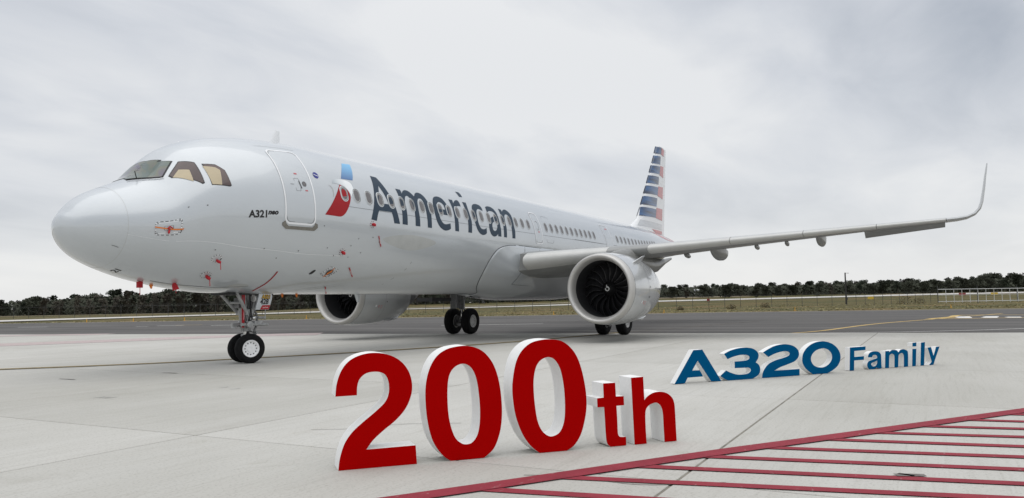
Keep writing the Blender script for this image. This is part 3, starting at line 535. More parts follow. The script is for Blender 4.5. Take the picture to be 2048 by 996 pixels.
# blade antenna on the crown, beacon, drain masts
def blade(x0, h, c, sweep, th, name, m_=M_WHITE, up_=1):
    b0 = fraw(x0, 0 if up_ > 0 else 180); mb = MB(); rg = []
    for q, cc in ((0, c), (.5, c*.72), (1, c*.4)):
        z = b0.z - .01*up_ + up_*h*q; x = x0 + sweep*q; rg.append([(x+cc*u, th*v*cc/c, z) for u, v in ((0, 0), (.15, .5), (.5, .6), (.8, .35), (1, 0), (.8, -.35), (.5, -.6), (.15, -.5))])
    mb.rings(rg, caps=True); return mb.build(name, m_, FUS, smooth=40)
blade(6.05, .40, .38, .22, .05, 'blade_antenna'); blade(9.6, .25, .3, .12, .04, 'blade_antenna', M_SKIN, -1); blade(3.1, .03, .25, .02, .06, 'crown_lamp')
# ------------------------------------------------------------------ belly fairing
FXT = [96.6, 97.3, 98.7, 100.5, 103, 107, 112, 118, 125, 133, 141, 150, 158, 165, 172, 180]      # girth stations, degrees from the crown
FXF = [16.9, 16.4, 15.85, 15.55, 15.3, 15.12, 14.97, 14.88, 14.86, 14.92, 15.06, 15.35, 15.75, 16.15, 16.3, 16.4]   # where the fairing starts there
fFX = mono(FXT, FXF)
def sm01(v): v = min(max(v, 0), 1); return v*v*(3-2*v)
def bfpt(th, d, side=-1):                                # d: distance aft of the fairing's front edge
    x0 = fFX(th); X = x0+d; aft = sm01((27.6-X)/4.0); e = (th-96.6)*K
    off = .004 + (.035*min(1, d/.08)*min(1, e/.06 if th > 96.7 else 0) + (.30-.10*sm01((th-140)/40))*sm01(d/2.6)**.8*sm01(e/1.1)**.7)*max(aft, .0)
    p = fraw(X, th, side); n = fnorm(X, th, side); return p+n*off
mb = MB(); DS = [0, .03, .08, .16, .3, .5, .75, 1.05, 1.4, 1.8, 2.3, 2.9, 3.6, 4.5, 5.5, 6.5, 7.5, 8.5, 9.3, 10, 10.6, 11.0]
TT = []
for a, b in zip(FXT, FXT[1:]): TT += [a, (a+b)/2]
TT.append(180)
for sd in (-1, 1):
    mb.rings([[bfpt(t, d, sd) for t in TT] for d in DS], closed=False)
BF = mb.build('belly_fairing', M_SKIN, AIR, smooth=40)
def bfband(pts, wd, m_=M_LINE):
    mb = MB(); mb.tube([bfpt(t, max(0, x-fFX(t))) for x, t in pts], wd/2, 5); return mb.build('fairing_seam', m_, BF)
mb = MB(); mb.tube([bfpt(t, 0) for t in TT[1:]], .018, 6); mb.build('fairing_seam', M_LINE, BF)
mb = MB(); mb.tube([fs(16.9+k*.35, 96.4+.02*k*k, .004) for k in range(12)], .010, 6); mb.build('fairing_seam', M_LINE, BF)
bfband([(17.35-.010*(t-97), t) for t in (97.5, 100, 104, 108, 113, 118, 124, 130, 136)], .018); bfband([(18.7-.4*(t-97)/10, t) for t in (97.2, 99, 101, 104, 107)], .014); bfband([(16.96+k*.3, 136+.2*k) for k in range(7)], .012)
mb = MB(); mb.box((15.5, 1.0, 1.60), (1.3, .7, .14)); mb.build('ram_air_inlet', M_DARK, BF, smooth=30)
mb = MB(); mb.tube([(16.6, -.5, 1.56), (16.65, -.5, 1.47), (16.75, -.5, 1.45)], [.03, .05, .03], 8); mb.build('drain_mast', M_STEEL, BF)
# ------------------------------------------------------------------ wings
def wing_geo(y):                                         # leading edge, chord, thickness, height
    xl = 16.5+.52*(y-1.975)
    xt = 22.75 if y < 6.4 else 22.75+.285*(y-6.4)
    z = 2.985+.0905*(y-1.975)
    c = xt-xl; t = .155 if y < 3 else (.155-.037*(y-3)/3.4 if y < 6.4 else .118-.02*(y-6.4)/10)
    return xl, c, t, z
def foil(u, t, upper):
    yt = 5*t*(.2969*sqrt(max(u, 0))-.126*u-.3516*u*u+.2843*u**3-.1015*u**4); camb = .014*4*u*(1-u)
    return camb+yt*(.95 if upper else -1.05)
def wpt(y, u, upper, side, twist=None, extra=0):
    xl, c, t, z = wing_geo(y); tw = radians(-2.2+.16*(16.4-y)*-.35) if twist is None else twist
    px, pz = u*c, foil(u, t, upper)*c+extra; tw = radians(3.4-.55*(y-2) if y < 6.4 else .98-.16*(y-6.4))
    return Vector((xl+px*cos(tw), side*y, z+pz-px*sin(tw)))
def wing_section(y, u0, u1, side, n=14):
    us = [u0+(u1-u0)*(1-cos(pi*k/n))/2 for k in range(n+1)]
    return [wpt(y, u, True, side) for u in us[::-1]] + [wpt(y, u, False, side) for u in us[(1 if u0 == 0 else 0):]]
def su(y): return min(.128, .44/wing_geo(y)[1])  # slat depth, trimmed so its pale paint stands in for the sky-lit band
def tipcurve(side):
    """upswept tip device: stations (xle, y, z, chord, cant in degrees)"""
    st = [(23.99, 16.40, 4.29, 1.56, 5), (24.22, 16.78, 4.33, 1.46, 8), (24.45, 17.12, 4.40, 1.38, 18), (24.66, 17.38, 4.53, 1.30, 36), (24.82, 17.55, 4.73, 1.24, 58), (24.98, 17.65, 5.0, 1.15, 74), (25.35, 17.76, 5.55, .95, 79), (25.75, 17.85, 6.08, .75, 80), (26.05, 17.92, 6.45, .58, 80), (26.25, 17.95, 6.62, .42, 80)]
    rg = []
    for x, y, z, c, ct in st:
        a = radians(ct); nrm = Vector((0, -sin(a)*side, cos(a))); sec = []
        us = [(1-cos(pi*k/10))/2 for k in range(11)]
        for u, upx in [(u, True) for u in us[::-1]] + [(u, False) for u in us[1:]]:
            sec.append(Vector((x+u*c, side*y, z)) + nrm*(foil(u, .09, upx)*c))
        rg.append(sec)
    return rg
for side in (-1, 1):
    wm = MB(); ys = [1.5, 2.4, 4, 5.2, 6.4, 8, 10, 12, 13.5, 15, 16.4]
    wm.rings([wing_section(y, su(y)-.008, 1.0, side) for y in ys], caps=True)
    W = wm.build('wing', M_WINGG, AIR, smooth=40)
    segs = [(2.25, 5.05)] + [(6.42, 9.15), (9.17, 11.6), (11.62, 14.05), (14.07, 16.38)]
    for a, b in segs:
        s = MB(); s.rings([wing_section(a+(b-a)*k/4, 0, su(a+(b-a)*k/4), side, 12) for k in range(5)], caps=True)
        s.build('slat', M_SLAT, W, smooth=35)
    s = MB(); s.rings([wing_section(y, 0, su(y)-.006, side, 12) for y in (5.06, 5.6, 6.41)], caps=True); s.build('leading_edge_panel', M_WINGG, W, smooth=35)
    tm = MB(); tm.rings(tipcurve(side), caps=True); tm.build('winglet', M_SHARK, W, smooth=40)
    # drooped aileron
    al = MB(); rg = []
    for y in (13.55, 14.5, 15.5, 16.38):
        a0, b0 = wpt(y, .78, True, side), wpt(y, .78, False, side); xl, c, t, z = wing_geo(y); q = (a0+b0)/2; dl = radians(28); ln = c*.26
        rg.append([a0+Vector((0, 0, -.012)), b0+Vector((0, 0, -.02)), q+Vector((ln*.5*cos(dl), 0, -ln*.5*sin(dl)-.03)), q+Vector((ln*cos(dl), 0, -ln*sin(dl))), q+Vector((ln*.5*cos(dl), 0, -ln*.5*sin(dl)+.05))])
    al.rings(rg, caps=True); al.build('aileron', M_WINGG, W, smooth=30)
    # flap track fairings
    for y, ln, wd, dp in ((8.15, 2.5, .40, .62), (11.95, 2.0, .34, .52)):
        xl, c, t, z = wing_geo(y); f = MB(); rg = []; x0 = xl+c*.50
        zc_0 = 0
        for k in range(11):
            q = k/10; r_ = .06+.94*(sin(min(1, q/.62)*pi/2)**.8 if q < .62 else 1-((q-.62)/.38)**2*.45); x = x0+ln*q; u_ = (x-xl)/c; zz = wpt(y, min(u_, .97), False, side).z+.04-max(0, u_-.97)*c*.10
            rg.append([Vector((x, side*y+wd/2*r_**.8*cos(pi*j/13), zz-dp*.80*r_*abs(sin(pi*j/13))**.75)) for j in range(14)])
        f.rings(rg, caps=True); f.build('flap_fairing', M_WINGG, W, smooth=50)
    for y in (7.05, 9.65, 10.75):
        xl, c, t, z = wing_geo(y); f = MB(); rg = []; zz = wpt(y, .75, False, side).z
        for k in range(7):
            q = k/6; r_ = sin(pi*(q*.85+.08))**.6; rg.append([Vector((xl+c*.66+.85*q, side*y+.07*r_*sin(2*pi*j/10), zz-.06+.11*r_*cos(2*pi*j/10)-.04*q)) for j in range(10)])
        f.rings(rg, caps=True); f.build('hinge_fairing', M_WINGG, W, smooth=50)
    # root lower fairing lip (rounded dark seam where the wing meets the belly)
    # ---------------------------------------------------------------- engine
    EX, EY, EZ = 15.47, side*5.75, 1.87
    E = empty('engine', (0, 0, 0), parent=AIR)
    O = (EX, EY, EZ); lip = [(.34, .985), (.22, 1.0), (.12, 1.025), (.05, 1.06), (.012, 1.095), (0, 1.125), (.012, 1.155), (.05, 1.182), (.12, 1.202), (.20, 1.216), (.28, 1.228)]
    MB().lathe(lip, O, n=72).build('inlet_lip', M_LIP, E, smooth=60)
    cowl = [(.284, 1.229), (.6, 1.258), (1.0, 1.275), (1.6, 1.275), (2.2, 1.25), (2.8, 1.20), (3.3, 1.11), (3.75, 1.01), (3.75, .985), (3.3, 1.03)]
    MB().lathe(cowl, O, n=72).build('cowl', M_COWL, E, smooth=50)
    for q in (.287, 1.62): MB().lathe([(q, 1.2305 if q < 1 else 1.2765), (q+.012, 1.2317 if q < 1 else 1.2765)], O, n=72).build('cowl_seam', M_LINE, E)
    MB().lathe([(.34, .984), (.5, .985), (1.02, .992), (1.6, .992)], O, n=64).build('inlet_liner', M_LINER, E, smooth=60)
    MB().lathe([(1.45, .992), (1.45, .01)], O, n=48).build('fan_backing', M_DARK, E)
    MB().lathe([(3.0, .72), (4.2, .60), (4.9, .46), (4.9, .40), (5.5, .16), (5.75, .02)], O, n=40).build('exhaust_cone', M_STEEL, E, smooth=50)
    MB().lathe([(.82, .004), (.86, .07), (.94, .14), (1.05, .22), (1.2, .29)], O, n=40).build('spinner', M_BLACK, E, smooth=60)
    sw = MB(); sw.rings([[Vector((EX+.80+.30*r_, EY+(r_+.0)*cos(a), EZ+(r_)*sin(a))) for r_ in (.060-.003*abs(k-8), .086)] for k, a in [(k, radians(60+k*20)) for k in range(17)]], closed=False)
    sw.add([Vector((EX+.80+.30*.08, EY+.10*cos(radians(t))+.01, EZ+.10*sin(radians(t)))) for t in (70, 100)] + [Vector((EX+.82, EY+.04*cos(radians(t)), EZ+.13+.02*sin(radians(t)))) for t in (20, 60)], [(0, 1, 2, 3)])
    sw.build('spinner_swirl', M_SWIRL, E)
    bl = MB(); rg = []
    for k in range(9):
        q = k/8; r_ = .27+.705*q; a = .10*sin(q*pi*1.1)-.16*q*q; tw = radians(28+36*q); cw = (.26+.05*sin(pi*q))*(1 if q < .9 else .9)
        cx_ = 1.16-.05*sin(pi*q)+.03*q; row = []
        for j, u in enumerate((-.5, -.42, 0, .5)):
            ax = cx_+cw*u*cos(tw); tg = cw*u*sin(tw)+.03*(1-4*u*u)*.6; an = a+tg/max(r_, .2); row.append((ax, r_*cos(an), r_*sin(an)))
        rg.append(row)
    bl.rings(rg, closed=False); bl.m = [(1 if i % 3 == 0 else 0) for i in range(len(bl.f))]
    b0 = bl.build('fan_blade', [M_BLADE, M_BEDGE], E, smooth=70); b0.location = O
    for k in range(1, 18):
        c_ = b0.copy(); link(c_, E); c_.rotation_euler = (2*pi*k/18, 0, 0)
    # strake, small fittings and stencils on the cowl
    def cw(x, deg, off=0.0):                              # point on the cowl; degrees from the top towards the outboard side
        r_ = mono([c[0] for c in cowl[:8]], [c[1] for c in cowl[:8]])(x)+off; return Vector((EX+x, EY-r_*sin(radians(deg))*(1), EZ+r_*cos(radians(deg))))
    st = MB()
    for dg in ((45,) if side < 0 else (48,)):
        st.add([cw(.95, dg, -.01), cw(1.95, dg-3, -.01), cw(1.85, dg-3, .30), cw(1.55, dg-2, .27), cw(.95, dg+1.0, -.01), cw(1.95, dg-2.0, -.01), cw(1.85, dg-2.4, .30), cw(1.55, dg-1.4, .27)], [(0, 1, 2, 3), (7, 6, 5, 4), (0, 3, 7, 4), (3, 2, 6, 7), (2, 1, 5, 6)])
    st.build('strake', M_COWL, E)
    for x, dg, sx, sd, m_, nm in ((1.75, 88, .05, .06, M_BLACK, 'cowl_vent'), (1.72, 104, .06, .06, M_BLACK, 'cowl_vent'), (1.05, 112, .10, .09, M_WHITE, 'cowl_stencil'), (1.24, 113, .05, .12, M_PINKR, 'cowl_stencil'), (1.42, 112, .10, .02, M_PINKR, 'cowl_stencil'), (1.42, 115, .10, .02, M_PINKR, 'cowl_stencil'), (1.40, 117, .06, .02, M_PINKR, 'cowl_stencil')):
        s = MB(); dd_ = sd/1.29*57.3; s.add([cw(x-sx/2, dg-dd_/2, .004), cw(x+sx/2, dg-dd_/2, .004), cw(x+sx/2, dg+dd_/2, .004), cw(x-sx/2, dg+dd_/2, .004)], [(0, 1, 2, 3)]); s.build(nm, m_, E)
    s = MB(); s.tube([cw(2.2, 150, .01), cw(2.7, 152, .02), cw(3.3, 155, .03), cw(3.7, 158, .0)], [.02, .06, .06, .02], 8); s.build('drain_fairing', M_COWL, E, smooth=50)
    # pylon
    pm = MB(); rg = []
    for x, zt, zb, hw in ((16.75, 3.17, 3.0, .03), (17.1, 3.24, 2.9, .13), (17.7, 3.33, 2.8, .22), (18.5, 3.42, 2.7, .26), (19.6, 3.2, 2.6, .27), (21.0, 3.15, 2.5, .25), (21.9, 3.15, 2.6, .20), (23.0, 3.2, 2.95, .13), (24.1, 3.3, 3.2, .04)):
        rg.append([Vector((x, EY+hw*1.0*cos(2*pi*j/16), (zt+zb)/2+(zt-zb)/2*sin(2*pi*j/16))) for j in range(16)])
    pm.rings(rg, caps=True); pm.build('pylon', M_NAC2, AIR, smooth=50)
# ------------------------------------------------------------------ tail
def fin_x(z):                                            # leading and trailing edge of the fin
    return (36.1+(z-6.14)*(41.2-36.1)/(11.82-6.14) if z > 6.5 else 36.42-(6.5-z)*2.4), 41.87+(z-5.82)*(42.93-41.87)/(11.94-5.82)
def fin_sec(z, n=10):
    a, b = fin_x(z); c = b-a; us = [(1-cos(pi*k/n))/2 for k in range(n+1)]
    return [Vector((a+u*c, -max(.004, foil(u, .095, True)-.0)*c*1.0+.014*4*u*(1-u)*c, z)) for u in us[::-1]] + [Vector((a+u*c, max(.004, foil(u, .095, True))*c-.014*4*u*(1-u)*c, z)) for u in us[1:-1]]
fm = MB(); fm.rings([fin_sec(z) for z in (5.3, 5.7, 6.1, 6.5, 7.2, 8, 9, 10, 11, 11.5, 11.80)], caps=True)
FIN = fm.build('tail_fin', M_WHITE, AIR, smooth=40)
def fin_y(x, z):
    a, b = fin_x(z); c = b-a; u = min(max((x-a)/c, 0), 1); return max(.004, foil(u, .095, True))*c-.014*4*u*(1-u)*c
def fin_decal(name, P, m, off=.006):
    (a, b, c_, d) = [Vector(p) for p in P]; n = 24; mb = MB()
    for s_ in (-1, 1):
        g = []
        for i in range(n+1):
            for j in range(n+1):
                u, v = i/n, j/n; q = (a*(1-u)+b*u)*(1-v)+(d*(1-u)+c_*u)*v; g.append((q.x, s_*(fin_y(q.x, q.y)+off), q.y))
        mb.add(g, [(i*(n+1)+j, (i+1)*(n+1)+j, (i+1)*(n+1)+j+1, i*(n+1)+j+1) for i in range(n) for j in range(n)])
    return mb.build(name, m, FIN, smooth=60)
for k in range(7): fin_decal('blue_stripe', D['fb%d' % k], M_TBLUE, .012)
for k in range(5): fin_decal('red_stripe', D['fr%d' % k], M_PINKR, .012)
fin_decal('silver_stripe', D['fg0'], M_TAILG)
band('rudder_gap', [], .01, M_LINE, FUS) if False else None
decal('tail_red_stripe', [[(36.3, 24, 1), (38.2, 38), (40.2, 50), (42.6, 62, 1), (40, 60), (38, 50), (36.8, 36)]], M_PINKR, FUS, .005, sp=True)
decal('tail_red_stripe', [[(38.3, 4, 1), (40.5, 4, 1), (43, 30), (44, 62, 1), (41.5, 44), (39.5, 26)]], M_PINKR, FUS, .005, sp=True)
decal('tail_red_stripe', [[(36.5, 100, 1), (39, 104), (42, 104, 1), (42, 112, 1), (39, 114), (36.5, 108, 1)]], M_PINKR, FUS, .005, sp=True)
for side in (-1, 1):
    hm = MB(); rg = []
    for y in (.5, 2, 4, 6.1, 6.25):
        x = 38.6+.60*(y-.5); c = 4.2-.43*(y-.5) if y < 6.2 else 1.5; z = 4.62+.10*y; us = [(1-cos(pi*k/9))/2 for k in range(10)]
        rg.append([Vector((x+u*c, side*y, z+foil(u, .1, True)*c)) for u in us[::-1]] + [Vector((x+u*c, side*y, z+foil(u, .1, False)*c)) for u in us[1:]])
    hm.rings(rg, caps=True); hm.build('horizontal_stabilizer', M_WINGG, AIR, smooth=40)
# ------------------------------------------------------------------ landing gear
def wheel(parent, c, r, wd, out, rimm, rr):
    """tyre and rim; out = +1/-1 the side whose face is dished and detailed"""
    h = wd/2; tp = [(-h*.55, rr), (-h*.86, rr+.03*r), (-h*.98, r*.72), (-h*.94, r*.87), (-h*.74, r*.965), (-h*.5, r*.99), (-h*.36, r), (-h*.30, r*.985), (-h*.24, r), (h*.24, r), (h*.30, r*.985), (h*.36, r), (h*.5, r*.99), (h*.74, r*.965), (h*.94, r*.87), (h*.98, r*.72), (h*.86, rr+.03*r), (h*.55, rr)]
    MB().lathe(tp, c, 'Y', 56).build('tyre', M_TYRE, parent, smooth=50)
    rm = MB()
    for o in (-1, 1):
        rm.lathe([(o*h*.60, rr*1.0), (o*h*.80, rr*1.03), (o*h*.84, rr*.97), (o*h*.72, rr*.90), (o*h*.52, rr*.80), (o*h*.46, rr*.48), (o*h*.60, rr*.40), (o*h*.62, rr*.16), (o*h*.50, .001)], c, 'Y', 40)
    rm.build('rim', rimm, parent, smooth=35)
    hl = MB()
    for o in (-1, 1):
        for k in range(12):
            a = 2*pi*k/12; q = rr*.70; cc = Vector(c)+Vector((q*cos(a), o*(h*.50), q*sin(a))); n_ = 8
            hl.add([cc+Vector((rr*.075*cos(2*pi*j/n_), o*.012, rr*.075*sin(2*pi*j/n_))) for j in range(n_)], [tuple(range(n_))])
    hl.build('rim_vent', M_BLACK, parent)
NG = empty('nose_gear', (5.28, 0, 0), parent=AIR); STEER = radians(-22)
def ng(mb, name, m_, sm=40):
    if name in ('axle', 'piston', 'torque_link', 'steering_actuator'):
        q = Matrix.Rotation(STEER, 3, 'Z'); mb.v = [tuple(q @ Vector((p[0]-5.07, p[1], p[2])) + Vector((5.07, 0, 0))) for p in mb.v]
    o = mb.build(name, m_, NG, smooth=sm); o.location = (-5.07, 0, 0); return o
for y in (-.25, .25):
    k0 = len(NG.children); wheel(NG, (0, y, .38), .38, .225, -1, M_RIM, .215)
for o in NG.children: o.rotation_euler = (0, 0, STEER)
ng(MB().tube([(5.07, -.25, .38), (5.07, .25, .38)], .045, 12), 'axle', M_STEEL)
ng(MB().tube([(5.07, 0, .38), (5.05, 0, .95)], [.06, .06], 16), 'piston', M_CHROME)
ng(MB().tube([(5.055, 0, .66), (5.05, 0, .74)], [.12, .12], 16).tube([(5.05, 0, .82), (5.02, 0, 1.18), (4.98, 0, 1.85)], [.125, .15, .15], 18).tube([(5.035, 0, .92), (5.035, 0, 1.08)], [.155, .155], 18).tube([(5.03, 0, 1.10), (5.03, 0, 1.16)], [.14, .14], 18), 'oleo_strut', M_STRUT)
ng(MB().tube([(5.04, -.34, 1.0), (5.04, .34, 1.0)], [.055, .055], 12).tube([(5.04, -.36, 1.0), (5.04, -.28, 1.0)], [.08, .08], 12).tube([(5.04, .28, 1.0), (5.04, .36, 1.0)], [.08, .08], 12).tube([(4.78, -.02, .99), (5.04, -.02, 1.0)], [.05, .06], 10).box((4.74, -.02, .98), (.10, .16, .14)), 'steering_actuator', M_STRUT)
ng(MB().tube([(5.1, -.16, .86), (5.33, 0, .78), (5.1, .16, .86)], .03, 8).tube([(5.33, 0, .78), (5.12, 0, .52)], [.045, .04], 8).tube([(5.33, -.08, .78), (5.33, .08, .78)], .04, 8), 'torque_link', M_STRUT)
ng(MB().tube([(4.93, -.17, 1.30), (4.45, -.30, 1.83)], [.045, .04], 10).tube([(4.93, .17, 1.30), (4.45, .30, 1.83)], [.045, .04], 10).tube([(4.7, -.25, 1.56), (4.7, .25, 1.56)], .03, 8).box((4.95, 0, 1.30), (.12, .36, .12)), 'drag_brace', M_STRUT)
ng(MB().tube([(5.12, -.12, 1.22), (5.24, -.2, 1.82)], [.05, .045], 10).tube([(5.12, .12, 1.22), (5.24, .2, 1.82)], [.05, .045], 10).add([(4.86, -.16, 1.36), (5.16, -.16, 1.42), (5.05, -.16, 1.10), (4.86, -.19, 1.36), (5.16, -.19, 1.42), (5.05, -.19, 1.10)], [(0, 1, 2), (5, 4, 3), (0, 3, 4, 1), (1, 4, 5, 2), (2, 5, 3, 0)]), 'side_stay', M_STRUT)
hs = MB()
for k in range(16):
    y0 = -.1+.2*R.random(); x0 = 4.9+.3*R.random()
    hs.tube([(x0, y0-.06, 1.8), (x0+.08*R.random()-.02, y0-.1, 1.5), (x0+.14*R.random()-.05, y0-.12, 1.2), (5.0+.1*R.random(), -.08, .95), (5.06+.05*R.random(), -.1, .6)], .011, 6)
ng(hs, 'hydraulic_hose', M_BLACK)
for y in (-.19, .19):
    o = MB().lathe([(-.02, .01), (-.02, .082), (0, .092), (.05, .085), (.10, .05), (.11, .01)], (5.12, y*1.0, 1.66), 'X', 20); ng(o, 'landing_light', M_RIMG)
    o = MB().lathe([(-.03, .01), (-.03, .05), (.04, .06), (.06, .01)], (5.12, y*.9, 1.16), 'X', 16); ng(o, 'taxi_light', M_CHROME)
ng(MB().box((5.27, -.17, 1.02), (.26, .12, .11)).box((5.50, -.16, .97), (.22, .07, .06)).tube([(4.72, -.2, 1.0), (5.62, -.2, .98)], .04, 10), 'tow_fitting', M_STRUT)
ng(MB().box((5.16, -.05, 1.42), (.16, .22, .30)).box((4.86, .06, 1.55), (.14, .18, .26)).tube([(5.25, -.16, 1.3), (5.28, -.17, 1.0), (5.18, -.15, .8)], .03, 8).tube([(4.82, -.12, 1.75), (4.86, -.16, 1.2), (4.96, -.14, .9)], .022, 8), 'hydraulic_block', M_STEEL)
bay = MB(); bay.box((4.95, 0, 1.80), (1.5, .62, .09)); ng(bay, 'wheel_bay', M_DARK)
for y in (-1, 1):                                         # forward-opening leg doors beside the bay
    dm = MB(); dm.add([(x, y*(.40+q), z) for q in (0, .025) for x, z in ((4.2, 1.80), (4.78, 1.79), (4.74, 1.60), (4.30, 1.63))], [(0, 1, 2, 3), (7, 6, 5, 4), (0, 4, 5, 1), (1, 5, 6, 2), (2, 6, 7, 3), (3, 7, 4, 0)])
DOORX, DOORY = 5.055, -.34
def dp(u, v, off=0): return Vector((DOORX+u, DOORY-off, 1.37+v))
out = spline([(.00, .0, 1), (.46, .0, 1), (.53, .16), (.575, .30), (.565, .40), (.50, .44, 1), (.14, .44, 1)], 4)
fl, tri = fill([out]); n_ = len(fl)
dm = MB(); dm.add([dp(p.x, p.y) for p in fl]+[dp(p.x, p.y, -.03) for p in fl], [tuple(t) for t in tri]+[tuple(i+n_ for i in t[::-1]) for t in tri]+[(i, (i+1) % n_, n_+(i+1) % n_, n_+i) for i in range(n_)])
ng(dm, 'gear_door', M_SKIN, 30)
def ngtext(s, u, v, wd, m_, sh=0, b=0, off=.006):
    o = text_mesh('door_number', s, lambda a, c: dp(u+a, v+c, off), m_, NG, wd, sh, b); o.location = (-5.07, 0, 0)
M_GOLD = mat('gold_sticker', (.62, .36, .015), rough=.6)
ngtext('A321', .205, .292, .30, M_GOLD, .15, .035, .010); ngtext('A321', .195, .287, .32, M_BLACK, .15, .085, .005)
ngtext('428', .155, .145, .30, M_BLACK, .22, .03)
o = MB(); o.add([dp(.15, .005, .004), dp(.455, .005, .004), dp(.505, .115, .004), dp(.235, .115, .004)], [(0, 1, 2, 3)]); ng(o, 'tow_placard', M_RED, None)
ngtext('NO TOW', .245, .04, .19, M_WHITE, .15, .02, .007)
ng(MB().tube([(5.42, DOORY+.02, 1.37), (5.42, DOORY+.04, 1.12)], .014, 6).tube([(5.45, DOORY+.04, 1.16), (5.1, -.1, 1.18)], .035, 8).box((5.3, -.25, 1.17), (.14, .05, .05)), 'door_link', M_STRUT)
for side in (-1, 1):
    MG = empty('main_gear', (21.98, side*3.795, 0), parent=AIR)
    def mg(mb, name, m_, sm=40): o = mb.build(name, m_, MG, smooth=sm); return o
    for y in (-.4635, .4635): wheel(MG, (0, y, .60), .60, .42, 1, M_RIMG, .29)
    mg(MB().tube([(0, -.45, .6), (0, .45, .6)], .075, 14), 'axle', M_STEEL)
    mg(MB().tube([(0, 0, .6), (0, 0, 1.3)], .085, 16), 'piston', M_CHROME)
    mg(MB().tube([(0, 0, 1.15), (0, 0, 2.0), (0, side*-.05, 3.0)], [.15, .16, .18], 18), 'oleo_strut', M_STRUT)
    mg(MB().tube([(0, side*-.1, 1.75), (-.15, side*-1.5, 2.7)], [.06, .07], 10).tube([(.05, side*-.12, 1.6), (.05, side*-.8, 2.6)], .04, 8), 'side_stay', M_STRUT)
    mg(MB().tube([(.12, 0, 1.25), (.45, 0, .98), (.14, 0, .66)], .045, 8), 'torque_link', M_STRUT)
    hs = MB()
    for k in range(5): hs.tube([(-.13, (k-2)*.06, 2.3), (-.17, (k-2)*.07, 1.5), (-.14, (k-2)*.06, 1.0), (-.05, (k-2)*.14, .66)], .014, 6)
    mg(hs, 'hydraulic_hose', M_BLACK)
    mg(MB().box((-.02, side*.30, 1.95), (.95, .04, 1.5)), 'gear_door', M_STRUT)
    bk = MB()
    for y in (-.22, .22): bk.lathe([(-.06, .10), (-.06, .25), (.06, .25), (.06, .10)], (0, y, .6), 'Y', 20)
    bk.tube([(0, -.3, .6), (0, .3, .6)], .105, 16)
    mg(bk, 'brake_pack', M_STEEL)
# ------------------------------------------------------------------ covers, ribbons and tape hung on the parked aircraft
def probe_cover(x, t, label, ln=.10, r=.035, tilt=(0, 0), rib=.16, cat='probe cover'):
    p = fs(x, t, 0.0); n = fnorm(x, t); e = empty('probe_cover', p); tag(e, label, cat, 'red covers over the nose probes')
    d = (n*.7 + Vector((.7+tilt[0], 0, tilt[1]))).normalized()
    o = MB().tube([n*.004, n*.035, n*.035+d*ln*.5, n*.035+d*ln], [r*.75, r, r*1.05, r*.7], 10).build('sleeve', M_RED, e, smooth=50)
    o = MB(); q = n*.05+d*ln*.8; o.add([q+Vector((-.008, 0, 0)), q+Vector((.008, 0, 0)), q+Vector((.010, -.01, -rib)), q+Vector((-.006, -.01, -rib)), q+Vector((-.008, .006, 0)), q+Vector((.008, .006, 0)), q+Vector((.010, -.004, -rib)), q+Vector((-.006, -.004, -rib))], [(0, 1, 2, 3), (7, 6, 5, 4), (0, 4, 5, 1), (1, 5, 6, 2), (2, 6, 7, 3), (3, 7, 4, 0)]); o.build('ribbon', M_RED, e)
    return e
probe_cover(3.16, 129.5, 'red sleeve in the upper dashed ring ahead of the nose gear', .085, .034)
probe_cover(3.18, 146.0, 'red sleeve in the lower dashed ring just ahead of the nose gear', .095, .040)
probe_cover(6.982, 117.6, 'red round plug in a dashed ring below the cabin door sill', .07, .045, (.2, -.4), .03)
probe_cover(8.018, 93.9, 'red round plug in a dashed ring under the first letter of the name', .07, .045, (.2, -.4), .03)
e = empty('probe_cover', fraw(2.70, 163.5)); tag(e, 'red bag shaped cover low on the nose, hanging under the keel line', 'probe cover', 'red covers over the nose probes')
MB().tube([(0, 0, .02), (0, -.02, -.04), (.03, -.03, -.14)], [.03, .06, .075], 10).build('sleeve', M_RED, e, smooth=50); MB().tube([(.03, -.03, -.14), (.035, -.03, -.22)], .006, 5).build('ribbon', M_RED, e)
e = empty('probe_cover', fraw(2.12, 180)+Vector((0, -.05, 0))); tag(e, 'red square cover hanging foremost below the chin of the nose', 'probe cover', 'red covers over the nose probes')
MB().box((0, 0, -.07), (.11, .08, .14)).build('sleeve', M_RED, e); MB().tube([(.01, 0, -.14), (.015, 0, -.30)], .008, 5).build('ribbon', M_RED, e)
e = empty('drain_plug', fraw(2.45, 180)); tag(e, 'small orange plug under the chin between two red covers', 'plug', 'orange plugs under the belly')
MB().tube([(0, 0, .01), (0, 0, -.05), (.01, 0, -.09)], [.035, .03, .015], 8).build('body', M_ORANGE, e); MB().box((0, 0, -.02), (.09, .02, .02)).build('cross_bar', M_ORANGE, e)
for x, lb in ((6.45, 'small orange plug under the belly behind the numbered gear door, nearer the nose wheel'), (7.0, 'small orange plug under the belly, farther back of the two behind the gear door')):
    e = empty('drain_plug', fraw(x, 180)+Vector((0, -.1, 0))); tag(e, lb, 'plug', 'orange plugs under the belly')
    MB().tube([(0, 0, .02), (0, 0, -.04), (.01, 0, -.08)], [.03, .025, .015], 8).build('body', M_ORANGE, e); MB().box((0, 0, -.015), (.09, .02, .02)).build('cross_bar', M_ORANGE, e)
